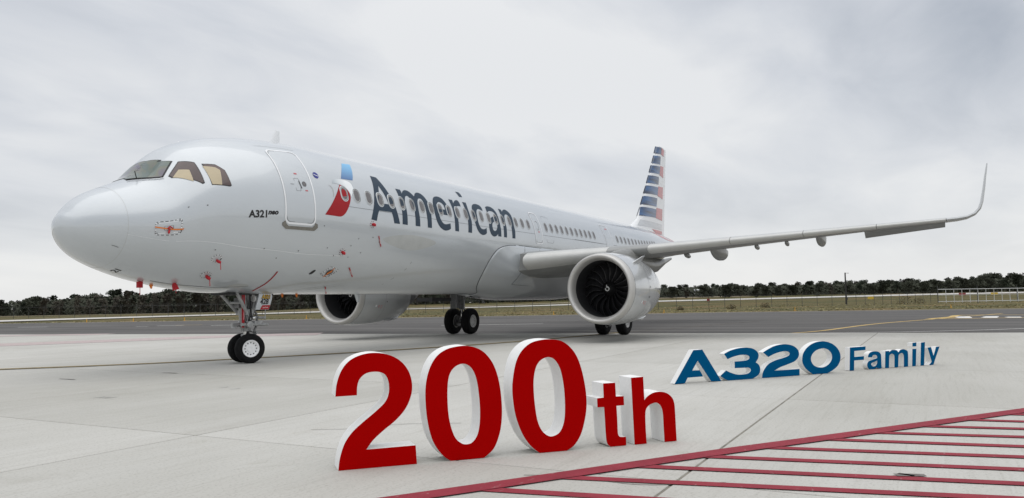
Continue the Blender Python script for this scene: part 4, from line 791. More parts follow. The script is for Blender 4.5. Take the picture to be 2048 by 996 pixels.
def ribbon(x, t, x2, t2, label):
    a, b = fs(x, t, .012), fs(x2, t2, .015); e = empty('warning_ribbon', a); tag(e, label, 'ribbon', 'red warning ribbons on the forward fuselage')
    d = b-a; n = fnorm(x, t); sd = d.cross(n).normalized()*.016; MB().add([-sd, sd, d+sd, d-sd, -sd+n*.006, sd+n*.006, d+sd+n*.006, d-sd+n*.006], [(0, 1, 2, 3), (7, 6, 5, 4), (0, 4, 5, 1), (1, 5, 6, 2), (2, 6, 7, 3), (3, 7, 4, 0)]).build('strap', M_RED, e)
    MB().add([d*.3-sd*.35+n*.009, d*.3+sd*.35+n*.009, d*.75+sd*.35+n*.009, d*.75-sd*.35+n*.009], [(0, 1, 2, 3)]).build('printed_strip', M_WHITE, e)
ribbon(8.34, 102.4, 8.534, 110.6, 'red ribbon hanging below the plug under the first letter of the name')
ribbon(7.572, 130.7, 7.972, 140.0, 'red ribbon beside the orange taped diamond')
ribbon(7.317, 154.4, 7.95, 170.5, 'lowest red ribbon, on the belly over the far engine')
e = empty('tape_strip', fs(1.864, 95.9, .01)); tag(e, 'orange tape strip across the dashed square on the nose', 'tape')
o = band('strip', [(1.585+k*.056, 93.2+k*.56) for k in range(11)], .045, M_ORANGE, None, .014); o.parent = e; o.location = -e.location
o = MB(); p = fs(1.86, 95.8, .02); o.tube([p+Vector((-.05, 0, .0)), p+Vector((0, -.01, .05)), p+Vector((.07, 0, .02))], .015, 6).tube([p, p+Vector((-.03, -.01, -.08)), p+Vector((-.035, -.01, -.11))], [.016, .024, .01], 6); o = o.build('ribbon', M_RED, e); o.location = -e.location
e = empty('tape_strip', fs(6.91, 136, .01)); tag(e, 'orange tape strip across the dark oval port near the belly', 'tape')
o = band('strip', [(6.80+k*.02, 141.3-k*.93) for k in range(11)], .03, M_ORANGE, None, .014); o.parent = e; o.location = -e.location
o = band('cross_strip', [(6.84+k*.02, 137.6-k*.5) for k in range(7)], .06, M_ORANGE, None, .018); o.parent = e; o.location = -e.location
e = empty('gear_pin_flag', (5.05, -.14, 1.62)); tag(e, 'long red flag hanging in front of the nose gear leg', 'flag')
MB().add([(-.05, 0, .18), (.05, 0, .18), (.02, -.02, -.70), (-.055, -.02, -.70), (-.05, .012, .18), (.05, .012, .18), (.02, -.008, -.70), (-.055, -.008, -.70)], [(0, 1, 2, 3), (7, 6, 5, 4), (0, 4, 5, 1), (1, 5, 6, 2), (2, 6, 7, 3), (3, 7, 4, 0)]).build('strap', M_RED, e)
MB().add([(-.03, -.028, -.22), (.02, -.028, -.22), (.0, -.034, -.50), (-.04, -.034, -.50)], [(0, 1, 2, 3)]).build('printed_strip', M_PINKR, e)
MB().tube([(-.02, -.02, -.70), (.01, -.02, -.86)], .008, 5).build('cord', M_STEEL, e)
# ------------------------------------------------------------------ ground materials
def mat_concrete():
    m, t, b = new_mat('brushed_concrete'); setp(b, rough=.85, spec=.25)
    nw = t.nodes.new; lk = t.links.new
    g = nw('ShaderNodeNewGeometry'); oi = nw('ShaderNodeObjectInfo')
    def noise(scale, detail, st=(1, 1, 1), rot=0, rough=.55, dist=0):
        mp = nw('ShaderNodeMapping'); mp.inputs['Scale'].default_value = st; mp.inputs['Rotation'].default_value = (0, 0, rot); lk(g.outputs['Position'], mp.inputs[0])
        n = nw('ShaderNodeTexNoise'); n.inputs['Scale'].default_value = scale; n.inputs['Detail'].default_value = detail; n.inputs['Roughness'].default_value = rough; n.inputs['Distortion'].default_value = dist; lk(mp.outputs[0], n.inputs[0]); return n.outputs[0]
    def ramp(s, lo, hi, c0, c1):
        r = nw('ShaderNodeValToRGB'); r.color_ramp.elements[0].position = lo; r.color_ramp.elements[1].position = hi; r.color_ramp.elements[0].color = c0+(1,); r.color_ramp.elements[1].color = c1+(1,); lk(s, r.inputs[0]); return r.outputs[0]
    def mul(a, c, f=1):
        x = nw('ShaderNodeMixRGB'); x.blend_type = 'MULTIPLY'; x.inputs[0].default_value = f; lk(a, x.inputs[1]); lk(c, x.inputs[2]); return x.outputs[0]
    base = ramp(noise(.35, 4), .3, .7, (.495, .487, .455), (.545, .536, .505))
    base = mul(base, ramp(oi.outputs['Random'], 0, 1, (.90, .898, .89), (1.0, 1.0, 1.0)))
    base = mul(base, ramp(noise(1.1, 7, (.25, 2.2, 1), radians(8), .65), .32, .62, (.95, .945, .935), (1, 1, 1)))       # brushed streaks
    base = mul(base, ramp(noise(5, 6, (.12, 3.0, 1), radians(14), .7), .30, .50, (.90, .895, .885), (1, 1, 1)))
    base = mul(base, ramp(noise(38, 4), .32, .46, (.78, .78, .77), (1, 1, 1)))                                   # pores
    base = mul(base, ramp(noise(1.7, 8, (1, 1, 1), 0, .7, 1.5), .60, .74, (1, 1, 1), (.87, .86, .825)))             # stains
    base = mul(base, ramp(noise(.55, 9, (1, 1, 1), 0, .72, .8), .30, .42, (.90, .895, .88), (1, 1, 1)))
    base = mul(base, ramp(noise(.12, 3, (.35, 1.6, 1), radians(20)), .46, .72, (1, 1, 1), (.87, .867, .85)))
    lk(base, b.inputs['Base Color'])
    bn = nw('ShaderNodeBump'); bn.inputs['Strength'].default_value = .25; bn.inputs['Distance'].default_value = .004; lk(noise(60, 3, (.3, 2, 1), radians(10)), bn.inputs['Height']); lk(bn.outputs[0], b.inputs['Normal'])
    return m
M_CONC = mat_concrete()
M_JOINT = mat('joint_sealant', (.20, .186, .155), rough=.9, var=.3, vscale=4)
def mat_asphalt():
    m, t, b = new_mat('asphalt'); setp(b, rough=.9, spec=.2); nw = t.nodes.new; lk = t.links.new; g = nw('ShaderNodeNewGeometry')
    def noise(scale, detail, st, rot):
        mp = nw('ShaderNodeMapping'); mp.vector_type = 'POINT'; mp.inputs['Scale'].default_value = st; mp.inputs['Rotation'].default_value = (0, 0, rot); lk(g.outputs['Position'], mp.inputs[0]); n = nw('ShaderNodeTexNoise'); n.inputs['Scale'].default_value = scale; n.inputs['Detail'].default_value = detail; lk(mp.outputs[0], n.inputs[0]); return n.outputs[0]
    r = nw('ShaderNodeValToRGB'); r.color_ramp.elements[0].position = .32; r.color_ramp.elements[1].position = .68; r.color_ramp.elements[0].color = (.072, .069, .067, 1); r.color_ramp.elements[1].color = (.145, .139, .133, 1)
    lk(noise(.5, 6, (1.6, .12, 1), radians(-24)), r.inputs[0])
    r2 = nw('ShaderNodeValToRGB'); r2.color_ramp.elements[0].position = .3; r2.color_ramp.elements[1].position = .6; r2.color_ramp.elements[0].color = (.8, .8, .8, 1); r2.color_ramp.elements[1].color = (1, 1, 1, 1); lk(noise(25, 3, (1, 1, 1), 0), r2.inputs[0])
    x = nw('ShaderNodeMixRGB'); x.blend_type = 'MULTIPLY'; x.inputs[0].default_value = 1; lk(r.outputs[0], x.inputs[1]); lk(r2.outputs[0], x.inputs[2]); lk(x.outputs[0], b.inputs['Base Color']); return m
M_ASPH = mat_asphalt()
def mat_grass():
    m, t, b = new_mat('dry_mown_grass'); setp(b, rough=.95, spec=.1); nw = t.nodes.new; lk = t.links.new; g = nw('ShaderNodeNewGeometry')
    def noise(scale, detail): n = nw('ShaderNodeTexNoise'); n.inputs['Scale'].default_value = scale; n.inputs['Detail'].default_value = detail; lk(g.outputs['Position'], n.inputs[0]); return n.outputs[0]
    r = nw('ShaderNodeValToRGB'); e = r.color_ramp.elements; e[0].position = .34; e[0].color = (.080, .080, .036, 1); e[1].position = .66; e[1].color = (.175, .124, .062, 1); x = e.new(.5); x.color = (.113, .102, .046, 1)
    lk(noise(.07, 6), r.inputs[0])
    r2 = nw('ShaderNodeValToRGB'); r2.color_ramp.elements[0].position = .3; r2.color_ramp.elements[1].position = .7; r2.color_ramp.elements[0].color = (.7, .72, .7, 1); r2.color_ramp.elements[1].color = (1.1, 1.08, 1, 1); lk(noise(1.3, 5), r2.inputs[0])
    x = nw('ShaderNodeMixRGB'); x.blend_type = 'MULTIPLY'; x.inputs[0].default_value = 1; lk(r.outputs[0], x.inputs[1]); lk(r2.outputs[0], x.inputs[2]); lk(x.outputs[0], b.inputs['Base Color']); return m
M_GRASS = mat_grass()
M_BLADEG = mat('grass_blades', (.25, .215, .10), rough=.9, var=.3, vscale=.3)
M_RUN = mat('pale_runway_concrete', (.52, .50, .47), rough=.9, var=.06, vscale=.05)
M_DIRT = mat('dry_verge', (.30, .25, .17), rough=.95, var=.2, vscale=.2)
def mat_worn(name, c, base=(.42, .35, .33), lo=.62, hi=.85):
    m, t, b = new_mat(name); setp(b, rough=.85, spec=.25); nw = t.nodes.new; lk = t.links.new; g = nw('ShaderNodeNewGeometry')
    def ns(sc_, d, st):
        mp = nw('ShaderNodeMapping'); mp.inputs['Scale'].default_value = st; lk(g.outputs['Position'], mp.inputs[0]); n = nw('ShaderNodeTexNoise'); n.inputs['Scale'].default_value = sc_; n.inputs['Detail'].default_value = d; n.inputs['Roughness'].default_value = .65; lk(mp.outputs[0], n.inputs[0]); return n.outputs[0]
    r = nw('ShaderNodeValToRGB'); r.color_ramp.elements[0].position = .3; r.color_ramp.elements[1].position = .7; r.color_ramp.elements[0].color = tuple(x*.85 for x in c)+(1,); r.color_ramp.elements[1].color = tuple(min(1, x*1.15) for x in c)+(1,); lk(ns(3, 5, (1, 1, 1)), r.inputs[0])
    w_ = nw('ShaderNodeMapRange'); w_.inputs[1].default_value = lo; w_.inputs[2].default_value = hi; lk(ns(9, 8, (.6, 1.6, 1)), w_.inputs[0])
    x = nw('ShaderNodeMixRGB'); lk(w_.outputs[0], x.inputs[0]); lk(r.outputs[0], x.inputs[1]); x.inputs[2].default_value = base+(1,); lk(x.outputs[0], b.inputs['Base Color']); return m
M_REDL = mat_worn('worn_red_line', (.25, .030, .045))
M_PINKL = mat('faded_red_line', (.43, .355, .345), rough=.85, var=.16, vscale=5)
M_YELL = mat('worn_yellow_line', (.46, .34, .12), rough=.8, var=.25, vscale=8)
M_YELA = mat('yellow_taxi_line', (.52, .36, .12), rough=.8, var=.25, vscale=2)
M_BLKL = mat('black_line_edge', (.10, .09, .075), rough=.85, var=.3, vscale=6)
M_WHTL = mat('white_surface_paint', (.68, .67, .65), rough=.8, var=.12, vscale=2)
M_SKID = mat('rubber_scuff', (.30, .30, .29), rough=.85, var=.2, vscale=9)
M_STAIN = mat('dark_stain', (.17, .155, .145), rough=.9, spec=.2, var=.35, vscale=14)
M_SKID2 = mat('faint_rubber_scuff', (.41, .405, .39), rough=.85, var=.06, vscale=9)

# ------------------------------------------------------------------ terrain, taxiway, apron
def axis_vals():
    a = [-4000, -2500, -1500, -900, -600, -400, -250]; a += [-150+12*k for k in range(54)]; a += [520, 600, 720, 900, 1300, 2000, 3200, 5000]; return a
ax_ = axis_vals(); mb = MB(); n_ = len(ax_)
mb.add([(x, y, hfun((x, y))-.06) for x in ax_ for y in ax_], [(i*n_+j, (i+1)*n_+j, (i+1)*n_+j+1, i*n_+j+1) for i in range(n_-1) for j in range(n_-1)])
tag(mb.build('terrain', M_GRASS, smooth=60), kind='structure')
E0, E1 = Vector((17.64, 33.89)), Vector((25.69, -18.65)); ed = (E1-E0).normalized(); en = Vector((-ed.y, ed.x))
if en.x > 0: en = -en                                     # towards the apron
def edge(t): return E0+ed*t
def sheet(name, poly, z, m, parent=None, kind=None, n=1):
    ls = [Vector((p[0], p[1])) for p in poly]; fl, tri = fill([ls]); o = MB().add([(p.x, p.y, z) for p in fl], tri).build(name, m, parent)
    bm = bmesh.new(); bm.from_mesh(o.data)
    for f in bm.faces:
        if f.normal.z < 0: f.normal_flip()
    bm.to_mesh(o.data); bm.free()
    return tag(o, kind=kind) if kind else o
far = [(10, 140), (39.84, 74.71), (54.66, 37.87), (66, 18.5), (74, 4), (80.6, -17.48), (88, -50), (95, -120)]
TAXI = sheet('taxiway', [edge(-110), edge(54), edge(160)] + far[::-1], -.012, M_ASPH, kind='structure')
APRON = sheet('apron', [edge(-60), edge(130), (-60, -95), (-60, 100)], -.007, M_JOINT, kind='structure')
S0, PX, PY = 5.62, -3.12, -8.2
def clip(poly):
    out = []
    for a, b in zip(poly, poly[1:]+poly[:1]):
        da, db = (a-E0).dot(en), (b-E0).dot(en)
        if da >= .02: out.append(a)
        if (da >= .02) != (db >= .02): out.append(a+(b-a)*((da-.02)/(da-db)))
    return out
slab_n = 0
for i in range(-2, 6):
    for j in range(-4, 10):
        g = .0135; x0, x1, y0, y1 = PX+S0*i+g, PX+S0*(i+1)-g, PY+S0*j+g, PY+S0*(j+1)-g
        P = clip([Vector((x0, y0)), Vector((x1, y0)), Vector((x1, y1)), Vector((x0, y1))])
        if len(P) < 3: continue
        c = sum(P, Vector((0, 0)))/len(P); k = len(P); dz = R.uniform(-.0015, .0015)
        ins = [p+(c-p).normalized()*.006 for p in P]
        mb = MB(); mb.add([(p.x-c.x, p.y-c.y, -.02) for p in P]+[(p.x-c.x, p.y-c.y, -.004) for p in P]+[(p.x-c.x, p.y-c.y, 0) for p in ins],
                          [(q*k+a, q*k+(a+1) % k, (q+1)*k+(a+1) % k, (q+1)*k+a) for q in (0, 1) for a in range(k)]+[tuple(2*k+a for a in range(k))])
        o = mb.build('concrete_slab', M_CONC, APRON); o.location = (c.x, c.y, dz)
big = sheet('outer_pavement', [edge(-60), edge(-9), (PX-2*S0, PY+10*S0), (PX-2*S0, PY-4*S0), (PX+6*S0, PY-4*S0), edge(72), edge(130), (-60, -95), (-60, 100)], 0, M_CONC, APRON)
# painted lines
def ribbon2d(name, pts, wd, z, m, parent, n=6):
    P = spline(pts, n, False) if len(pts) > 2 else [Vector(p) for p in pts]; vs = []; k = len(P)
    for i in range(k):
        d = (P[min(i+1, k-1)]-P[max(i-1, 0)]).normalized(); q = Vector((-d.y, d.x))*wd/2; vs += [(P[i].x+q.x, P[i].y+q.y, z), (P[i].x-q.x, P[i].y-q.y, z)]
    return MB().add(vs, [(2*i, 2*i+1, 2*i+3, 2*i+2) for i in range(k-1)]).build(name, m, parent)
YL = [(-3.2, 10.2), (-.9, 7.3), (1.67, 4.75), (4.21, 2.5), (6.6, 1.2), (9.41, -.15), (13, -1.45), (17.3, -2.5), (24.2, -3.3)]
for off, wd, m_, zz in ((0, .40, M_BLKL, .008), (.11, .07, M_YELL, .012), (-.11, .07, M_YELL, .012)):
    P = spline(YL, 6, False); Q = []
    for i, p in enumerate(P):
        d = (P[min(i+1, len(P)-1)]-P[max(i-1, 0)]).normalized(); Q.append((p.x-d.y*off, p.y+d.x*off))
    ribbon2d('guide_line', Q, wd, zz, m_, APRON, 1)
ribbon2d('guide_line', [(24.4, -3.3), (30.4, -4.4), (42, -6)], .2, -.006, M_BLKL, TAXI)
ribbon2d('faded_line', [(3.5, 23.2), (9.53, 18.97), (18.34, 14.42), (20.91, 11.57)], 3.0, .008, M_PINKL, APRON); ribbon2d('faded_line', [(12.5, 34.5), (16.08, 31.02), (18.9, 25.56)], 1.8, .008, M_PINKL, APRON)
rt_, rb_ = D['redtop'], D['redbot']
ribbon2d('boundary_line', [(-6.0, -11.1), (-4.44, -12.19), (-1.95, -13.78), (-.58, -14.71), (2.1, -16.52), (5.2, -18.6), (9, -21.2)], .215, .012, M_REDL, APRON)
for k in range(9):
    a, b = [Vector(p) for p in D['hatch%d' % k]]
    b = a+(b-a).normalized()*6 if k < 8 else a+Vector((.18, -1)).normalized()*6
    d0 = Vector((.19, -1)).normalized(); b = a+((b-a).normalized()*.5+d0*.5).normalized()*6
    ribbon2d('hatch_line', [tuple(a), tuple(b)], .135, .008, M_REDL, APRON)
for k in range(1, 5): a = Vector((1.25+.66*k, -15.97-.43*k)); ribbon2d('hatch_line', [tuple(a), tuple(a+d0*6)], .135, .008, M_REDL, APRON)
ribbon2d('taxi_line', [(22.9, -8.4), (24.2, -10.4), (27.25, -11.54), (33.5, -12.6), (38.2, -13.7), (46, -16.2), (60, -20.5)], .24, -.006, M_YELA, TAXI)
ribbon2d('taxi_line', [(24.6, -11.3), (26.6, -15.44), (29.92, -19.16), (36, -24)], .16, -.006, M_WHTL, TAXI)
ribbon2d('taxi_line', [(45.4, -15.6), (47.6, -20.9), (49, -26)], .5, -.006, M_YELA, TAXI); ribbon2d('taxi_line', [(45.4, -15.6), (50, -16.9), (55.7, -18.3), (53.5, -26)], .5, -.0055, M_YELA, TAXI)
for c in ((48, -17.6), (48.2, -19.0), (48.6, -20.3), (50, -17.6), (50.2, -19.2)): sheet('surface_letter', [(c[0]-.8, c[1]-.4), (c[0]+1.1, c[1]-.45), (c[0]+1.1, c[1]+.2), (c[0]+.2, c[1]+.5), (c[0]-.8, c[1]+.35)], -.0045, M_WHTL, TAXI)
for a, b, wd, m_ in (((29.2, 52.6), (30.1, 49.8), .35, M_WHTL), ((32.8, 39.5), (33.8, 37.6), .4, M_WHTL), ((34.3, 39.2), (35.3, 37.2), .3, M_YELA), ((33.6, 34.2), (35.6, 31.9), .4, M_WHTL), ((31.2, 39.9), (31.6, 39.0), .3, M_WHTL), ((36.8, 35.1), (37.5, 33.1), .3, M_YELA), ((33.6, 12.6), (37.1, 6.9), .25, M_WHTL), ((26.6, 55.6), (27.4, 53.2), .3, M_YELA)):
    ribbon2d('taxi_dash', [a, b], wd, -.006, m_, TAXI)
ribbon2d('asphalt_seam', [(44.1, 3), (44.9, -10), (48, -30)], .30, -.008, M_BLKL, TAXI); ribbon2d('asphalt_seam', [(52, 33), (60, 12), (66, -6)], .25, -.008, M_BLKL, TAXI); ribbon2d('asphalt_seam', [(30, 42), (38, 20), (44.1, 3)], .2, -.008, M_BLKL, TAXI)
# scuffs and cracks on the slabs
for c, r_ in (((-1.13, -3.5), .08), ((-1.11, -3.62), .08), ((-1.10, -3.75), .08), ((.73, -4.3), .12), ((.64, -4.7), .12)):
    ribbon2d('tyre_scuff', [(c[0]-.10, c[1]), (c[0], c[1]-r_*.4), (c[0]+.10, c[1]-.02)], .025, .006, M_SKID, APRON)
for pts_, wd in (([(.70, .55), (.72, .3), (.70, .02)], .05), ([(2.47, -.4), (2.5, -.6), (2.49, -.85)], .05), ([(-2.22, -15.38), (-2.17, -15.5), (-2.14, -15.6)], .09), ([(-2.15, -15.4), (-2.20, -15.52)], .05)): ribbon2d('tyre_scuff', pts_, wd, .0125 if pts_[0][0] < -1 else .006, M_STAIN, APRON)
for pts_ in ([(-2.3, -9.2), (-2.0, -9.7), (-1.55, -9.95), (-1.2, -10.6)], [(-3.0, -14.2), (-3.35, -13.6), (-3.3, -13.0), (-3.42, -12.6)]): ribbon2d('hairline_crack', pts_, .012, .005, M_BLKL, APRON)
# runway strip far behind the fence, a dirt verge along the taxiway
def ground_strip(name, path, w_, lift, m):
    P = [at(px, d) for px, d in path]; Q = []
    for a, b in zip(P, P[1:]):
        k = max(2, int((b-a).length/8)); Q += [a+(b-a)*i/k for i in range(k)]
    Q.append(P[-1]); mb = MB(); vs = []
    for i, p in enumerate(Q):
        d = Q[min(i+1, len(Q)-1)]-Q[max(i-1, 0)]; s_ = Vector((-d.y, d.x, 0)).normalized()
        for q in (0, .5, 1):
            r_ = p+s_*w_*q; vs.append((r_.x, r_.y, hfun(r_)-.06+lift))
    mb.add(vs, [(3*i+j, 3*i+j+1, 3*i+j+4, 3*i+j+3) for i in range(len(Q)-1) for j in (0, 1)]); return tag(mb.build(name, m, smooth=60), kind='structure')
ground_strip('runway', [(-700, 78), (-350, 85), (0, 97), (342, 121), (639, 152), (814, 190), (1138, 222), (1315, 250), (1665, 268), (1866, 278), (2100, 285), (2500, 300)], 14, .10, M_RUN)
ground_strip('perimeter_road', [(-500, 150), (0, 175), (342, 185), (639, 200), (814, 225), (1138, 262), (1315, 292), (1500, 300)], 7, .12, M_DIRT)
v_ = [Vector(p) for p in far]; mb = MB(); vs = []
for i, p in enumerate(v_):
    d = (v_[min(i+1, len(v_)-1)]-v_[max(i-1, 0)]).normalized(); s_ = Vector((-d.y, d.x)); s_ = s_ if s_.x > 0 else -s_
    vs += [(p.x, p.y, -.02), (p.x+s_.x*2.2, p.y+s_.y*2.2, -.03)]
tag(MB().add(vs, [(2*i, 2*i+1, 2*i+3, 2*i+2) for i in range(len(v_)-1)]).build('verge', M_DIRT), kind='structure')
# grass tufts along the near edge of the field
mb = MB()
for i in range(5000):
    px = R.uniform(-80, 2130); d = 85+R.random()**1.6*75; p = at(px, d)
    if px < 640 and d > 92: continue
    h = R.uniform(.03, .10)*(2 if R.random() < .04 else 1); a = R.uniform(0, pi); w_ = R.uniform(.08, .2); q = Vector((cos(a)*w_, sin(a)*w_, 0)); t = Vector((R.uniform(-.08, .08), R.uniform(-.08, .08), h))
    mb.add([p-q, p+q, p+q*.4+t, p-q*.5+t*.8], [(0, 1, 2, 3)])
tag(mb.build('grass', M_BLADEG, recalc=False), kind='stuff')

# ------------------------------------------------------------------ the big red and blue characters
M_RLET = mat('red_panel_face', (.37, .0004, .0005), rough=.9, spec=.03, var=.03)
M_BLET = mat('blue_panel_face', (.0006, .082, .205), rough=.9, spec=.03, var=.03)
M_FOAM = mat('white_foam_side', (.80, .80, .79), rough=.9, spec=.2, var=.03, bump=.25, bscale=220, vscale=40)
def character(name, label, loops, base, depth, face_m, grp, cat, n=6):
    a, b = [Vector(p) for p in D[base]]; u = (b-a).normalized(); nrm = Vector((u.y, -u.x))
    if nrm.dot(Vector((CAM.x, CAM.y))-a) < 0: nrm = -nrm
    loops = [spline(D[l] if isinstance(l, str) else l, n) for l in loops]; zmin = min(p.y for l in loops for p in l); xm = sum(p.x for p in loops[0])/len(loops[0])
    def W(p, off): return Vector(((p.x-xm)*u.x+nrm.x*off, (p.x-xm)*u.y+nrm.y*off, p.y-zmin))
    groups = [loops] if name != 'letter_i' else [[l] for l in loops]
    mb = MB(); fc = MB()
    for ls in groups:
        fl, tri = fill(ls); n_ = len(fl)
        mb.add([W(p, 0) for p in fl]+[W(p, -depth) for p in fl], [tuple(t) for t in tri]+[tuple(i+n_ for i in t[::-1]) for t in tri])
        o = 0; sd = []
        for l in ls:
            k = len(l); sd += [(o+i, o+(i+1) % k, n_+o+(i+1) % k, n_+o+i) for i in range(k)]; o += k
        mb.add([W(p, 0) for p in fl]+[W(p, -depth) for p in fl], sd)
        fc.add([W(p, .0004) for p in fl]+[W(p, .004) for p in fl], [tuple(i+n_ for i in t) for t in tri]+sd)
    nm = 'numeral' if cat == 'number' else 'letter'
    o = mb.build(nm, M_FOAM, smooth=30); o.location = (a.x+u.x*xm, a.y+u.y*xm, .002); tag(o, label, cat, grp)
    fc.build('front_face', face_m, o)
G1, G2, G3 = 'red characters standing on the apron', 'blue characters of the first word', 'blue letters of the last word'
character('n', 'large red digit 2 with white sides, leftmost of the big red characters', ['L2'], 'p200', .26, M_RLET, G1, 'number')
character('n', 'large red zero standing between the red 2 and the other red zero', ['L0', 'L0_'], 'p200', .26, M_RLET, G1, 'number')
character('n', 'large red zero standing between a red zero and the small red t', ['L00', 'L00_'], 'p200', .26, M_RLET, G1, 'number')
character('n', 'small red letter t with thick white sides beside the second zero', ['Lt'], 'p200', .26, M_RLET, G1, 'letter')
character('n', 'small red letter h with thick white sides at the end of the red row', ['Lh'], 'p200', .26, M_RLET, G1, 'letter')
character('n', 'blue capital A with a cut crossbar, leftmost of the blue characters', ['KA'], 'pA320', .13, M_BLET, G2, 'letter')
character('n', 'blue digit 3 standing between the capital A and the 2', ['K3'], 'pA320', .13, M_BLET, G2, 'number')
character('n', 'blue digit 2 standing between the 3 and the round zero', ['K2'], 'pA320', .13, M_BLET, G2, 'number')
character('n', 'round blue zero beside the blue capital F', ['K0', 'K0_'], 'pA320', .13, M_BLET, G2, 'number')
character('n', 'blue capital F that starts the smaller blue word', ['FF'], 'pFam', .12, M_BLET, G3, 'letter')
character('n', 'small blue letter a between the capital F and the m', ['Fa', 'Fa_'], 'pFam', .12, M_BLET, G3, 'letter')
character('n', 'small blue letter m with three legs', ['Fm'], 'pFam', .12, M_BLET, G3, 'letter')
character('letter_i', 'small blue letter i with its square dot above', ['Fi', 'Fid'], 'pFam', .12, M_BLET, G3, 'letter')
character('n', 'plain upright blue letter l between the i and the y', ['Fl'], 'pFam', .12, M_BLET, G3, 'letter')
character('n', 'blue letter y at the right end of the smaller blue word', ['Fy'], 'pFam', .12, M_BLET, G3, 'letter')

# ------------------------------------------------------------------ fence, gate, pole, markers
M_GALV = mat('galvanised_steel', (.055, .058, .056), rough=.6, metal=.1, var=.15, vscale=4)
M_GATE = mat('pale_gate_steel', (.62, .63, .63), rough=.45, var=.08)
M_WOODP = mat('dark_pole', (.03, .028, .026), rough=.8, var=.2, vscale=5)
F_ = empty('chain_link_fence', at(850, 122)); tag(F_, 'long thin chain link fence with steel posts across the grass field', 'fence')
path = [at(-120, 134), at(400, 128), at(850, 122), at(1350, 121), at(1690, 128), at(1872, 146)]; ps = []; acc = 0
for a, b in zip(path, path[1:]):
    k = int((b-a).length/2.7); ps += [a+(b-a)*i/k for i in range(k)]
ps.append(path[-1]); O_ = F_.location
pm_ = MB().tube([(0, 0, -.1), (0, 0, 1.9)], .032, 6).tube([(0, 0, 1.9), (-.14, -.1, 2.2)], .02, 5).build('post', M_GALV, F_); pm_.location = ps[0]-O_
for p in ps[1:]: c = pm_.copy(); link(c, F_); c.location = p-O_
rl = MB(); rl.tube([Vector((p.x, p.y, p.z+1.86))-O_ for p in ps], .02, 5); rl.build('top_rail', M_GALV, F_)
wr = MB()
for h, ox in ((1.98, .05), (2.08, .1), (2.18, .14)): wr.tube([Vector((p.x-ox, p.y-ox*.7, p.z+h))-O_ for p in ps], .006, 4)
tag(wr.build('barbed_wire', M_GALV, F_), kind='stuff')
ms = MB()
for a, b in zip(ps, ps[1:]):
    d = b-a; ln = d.length; d.normalize(); s_ = .22
    for dr in (1, -1):
        q = -1.8
        while q < ln:
            q0, q1 = max(q, 0), min(q+1.8, ln)
            if q1 > q0:
                z0, z1 = (q0-q, q1-q) if dr > 0 else (1.8-(q0-q), 1.8-(q1-q)); A_, B_ = a+d*q0+Vector((0, 0, z0))-O_, a+d*q1+Vector((0, 0, z1))-O_
                t = Vector((-d.y, d.x, 0))*.002; ms.add([A_-t+Vector((0, 0, .003)), A_+t-Vector((0, 0, .003)), B_+t-Vector((0, 0, .003)), B_-t+Vector((0, 0, .003))], [(0, 1, 2, 3)])
            q += s_
tag(ms.build('chain_mesh', M_GALV, F_, recalc=False), kind='stuff')
g0, g1 = at(1872, 147), at(2110, 150); GT = empty('cantilever_gate', g0); tag(GT, 'long white steel sliding gate of upright bays at the right end of the fence', 'gate')
d = g1-g0; nb = 15
for h in (.25, 1.45, 2.55): MB().tube([Vector((0, 0, h)), d+Vector((0, 0, h))], .055 if h != 1.45 else .025, 6).build('rail', M_GATE, GT)
up_ = MB().tube([(0, 0, .0), (0, 0, 2.6)], .045, 6).build('upright', M_GATE, GT)
for k in range(1, nb+1): c = up_.copy(); link(c, GT); c.location = d*k/nb
tl_ = MB().tube([(0, 0, -.2), (0, 0, 3.2)], .07, 8).build('gate_post', M_GALV, GT)
for k in (5, 10, 15): c = tl_.copy(); link(c, GT); c.location = d*k/nb+Vector((.15, .1, 0))
p = at(1689, 150); PL = empty('utility_pole', p); tag(PL, 'dark slender pole with a short lamp arm standing beside the fence', 'pole')
MB().tube([(0, 0, -.2), (0, 0, 6.1)], [.17, .12], 10).build('pole', M_WOODP, PL, smooth=40)
MB().tube([(0, 0, 5.95), (.25, -.35, 6.02)], .03, 6).box((.35, -.48, 6.0), (.18, .3, .08)).build('lamp_arm', M_WOODP, PL); MB().box((.12, -.12, 1.1), (.25, .3, .5)).build('meter_box', M_GALV, PL)
M_MARK = mat('orange_yellow_marker', (.58, .33, .05), rough=.7)
mk = None
for px, d, lb in ((174, 86, 'leftmost yellow edge marker, far left of the nose wheel'), (267, 86, 'yellow edge marker second from the left'), (369, 86, 'yellow edge marker nearest the left of the nose wheel'), (612, 86, 'yellow edge marker beside the far engine inlet'), (1105, 87, 'yellow edge marker left of the near engine'), (1325, 87, 'yellow edge marker just right of the near engine'), (1586, 88, 'yellow edge marker in the grass left of the dark pole'), (1897, 90, 'rightmost yellow edge marker in front of the white gate')):
    p = at(px, d)
    if mk is None:
        mk = empty('edge_marker', p); MB().tube([(0, 0, 0), (0, 0, .40)], [.05, .045], 8).build('stake', M_MARK, mk, smooth=40); MB().box((0, 0, .02), (.3, .3, .05)).build('foot', M_MARK, mk); c = mk
    else: c = copy_tree(mk); c.location = p
    tag(c, lb, 'marker', 'yellow taxiway edge markers')
M_SGNY = mat('sign_yellow', (.60, .42, .05), rough=.6); M_SGNR = mat('sign_red', (.25, .03, .03), rough=.6)
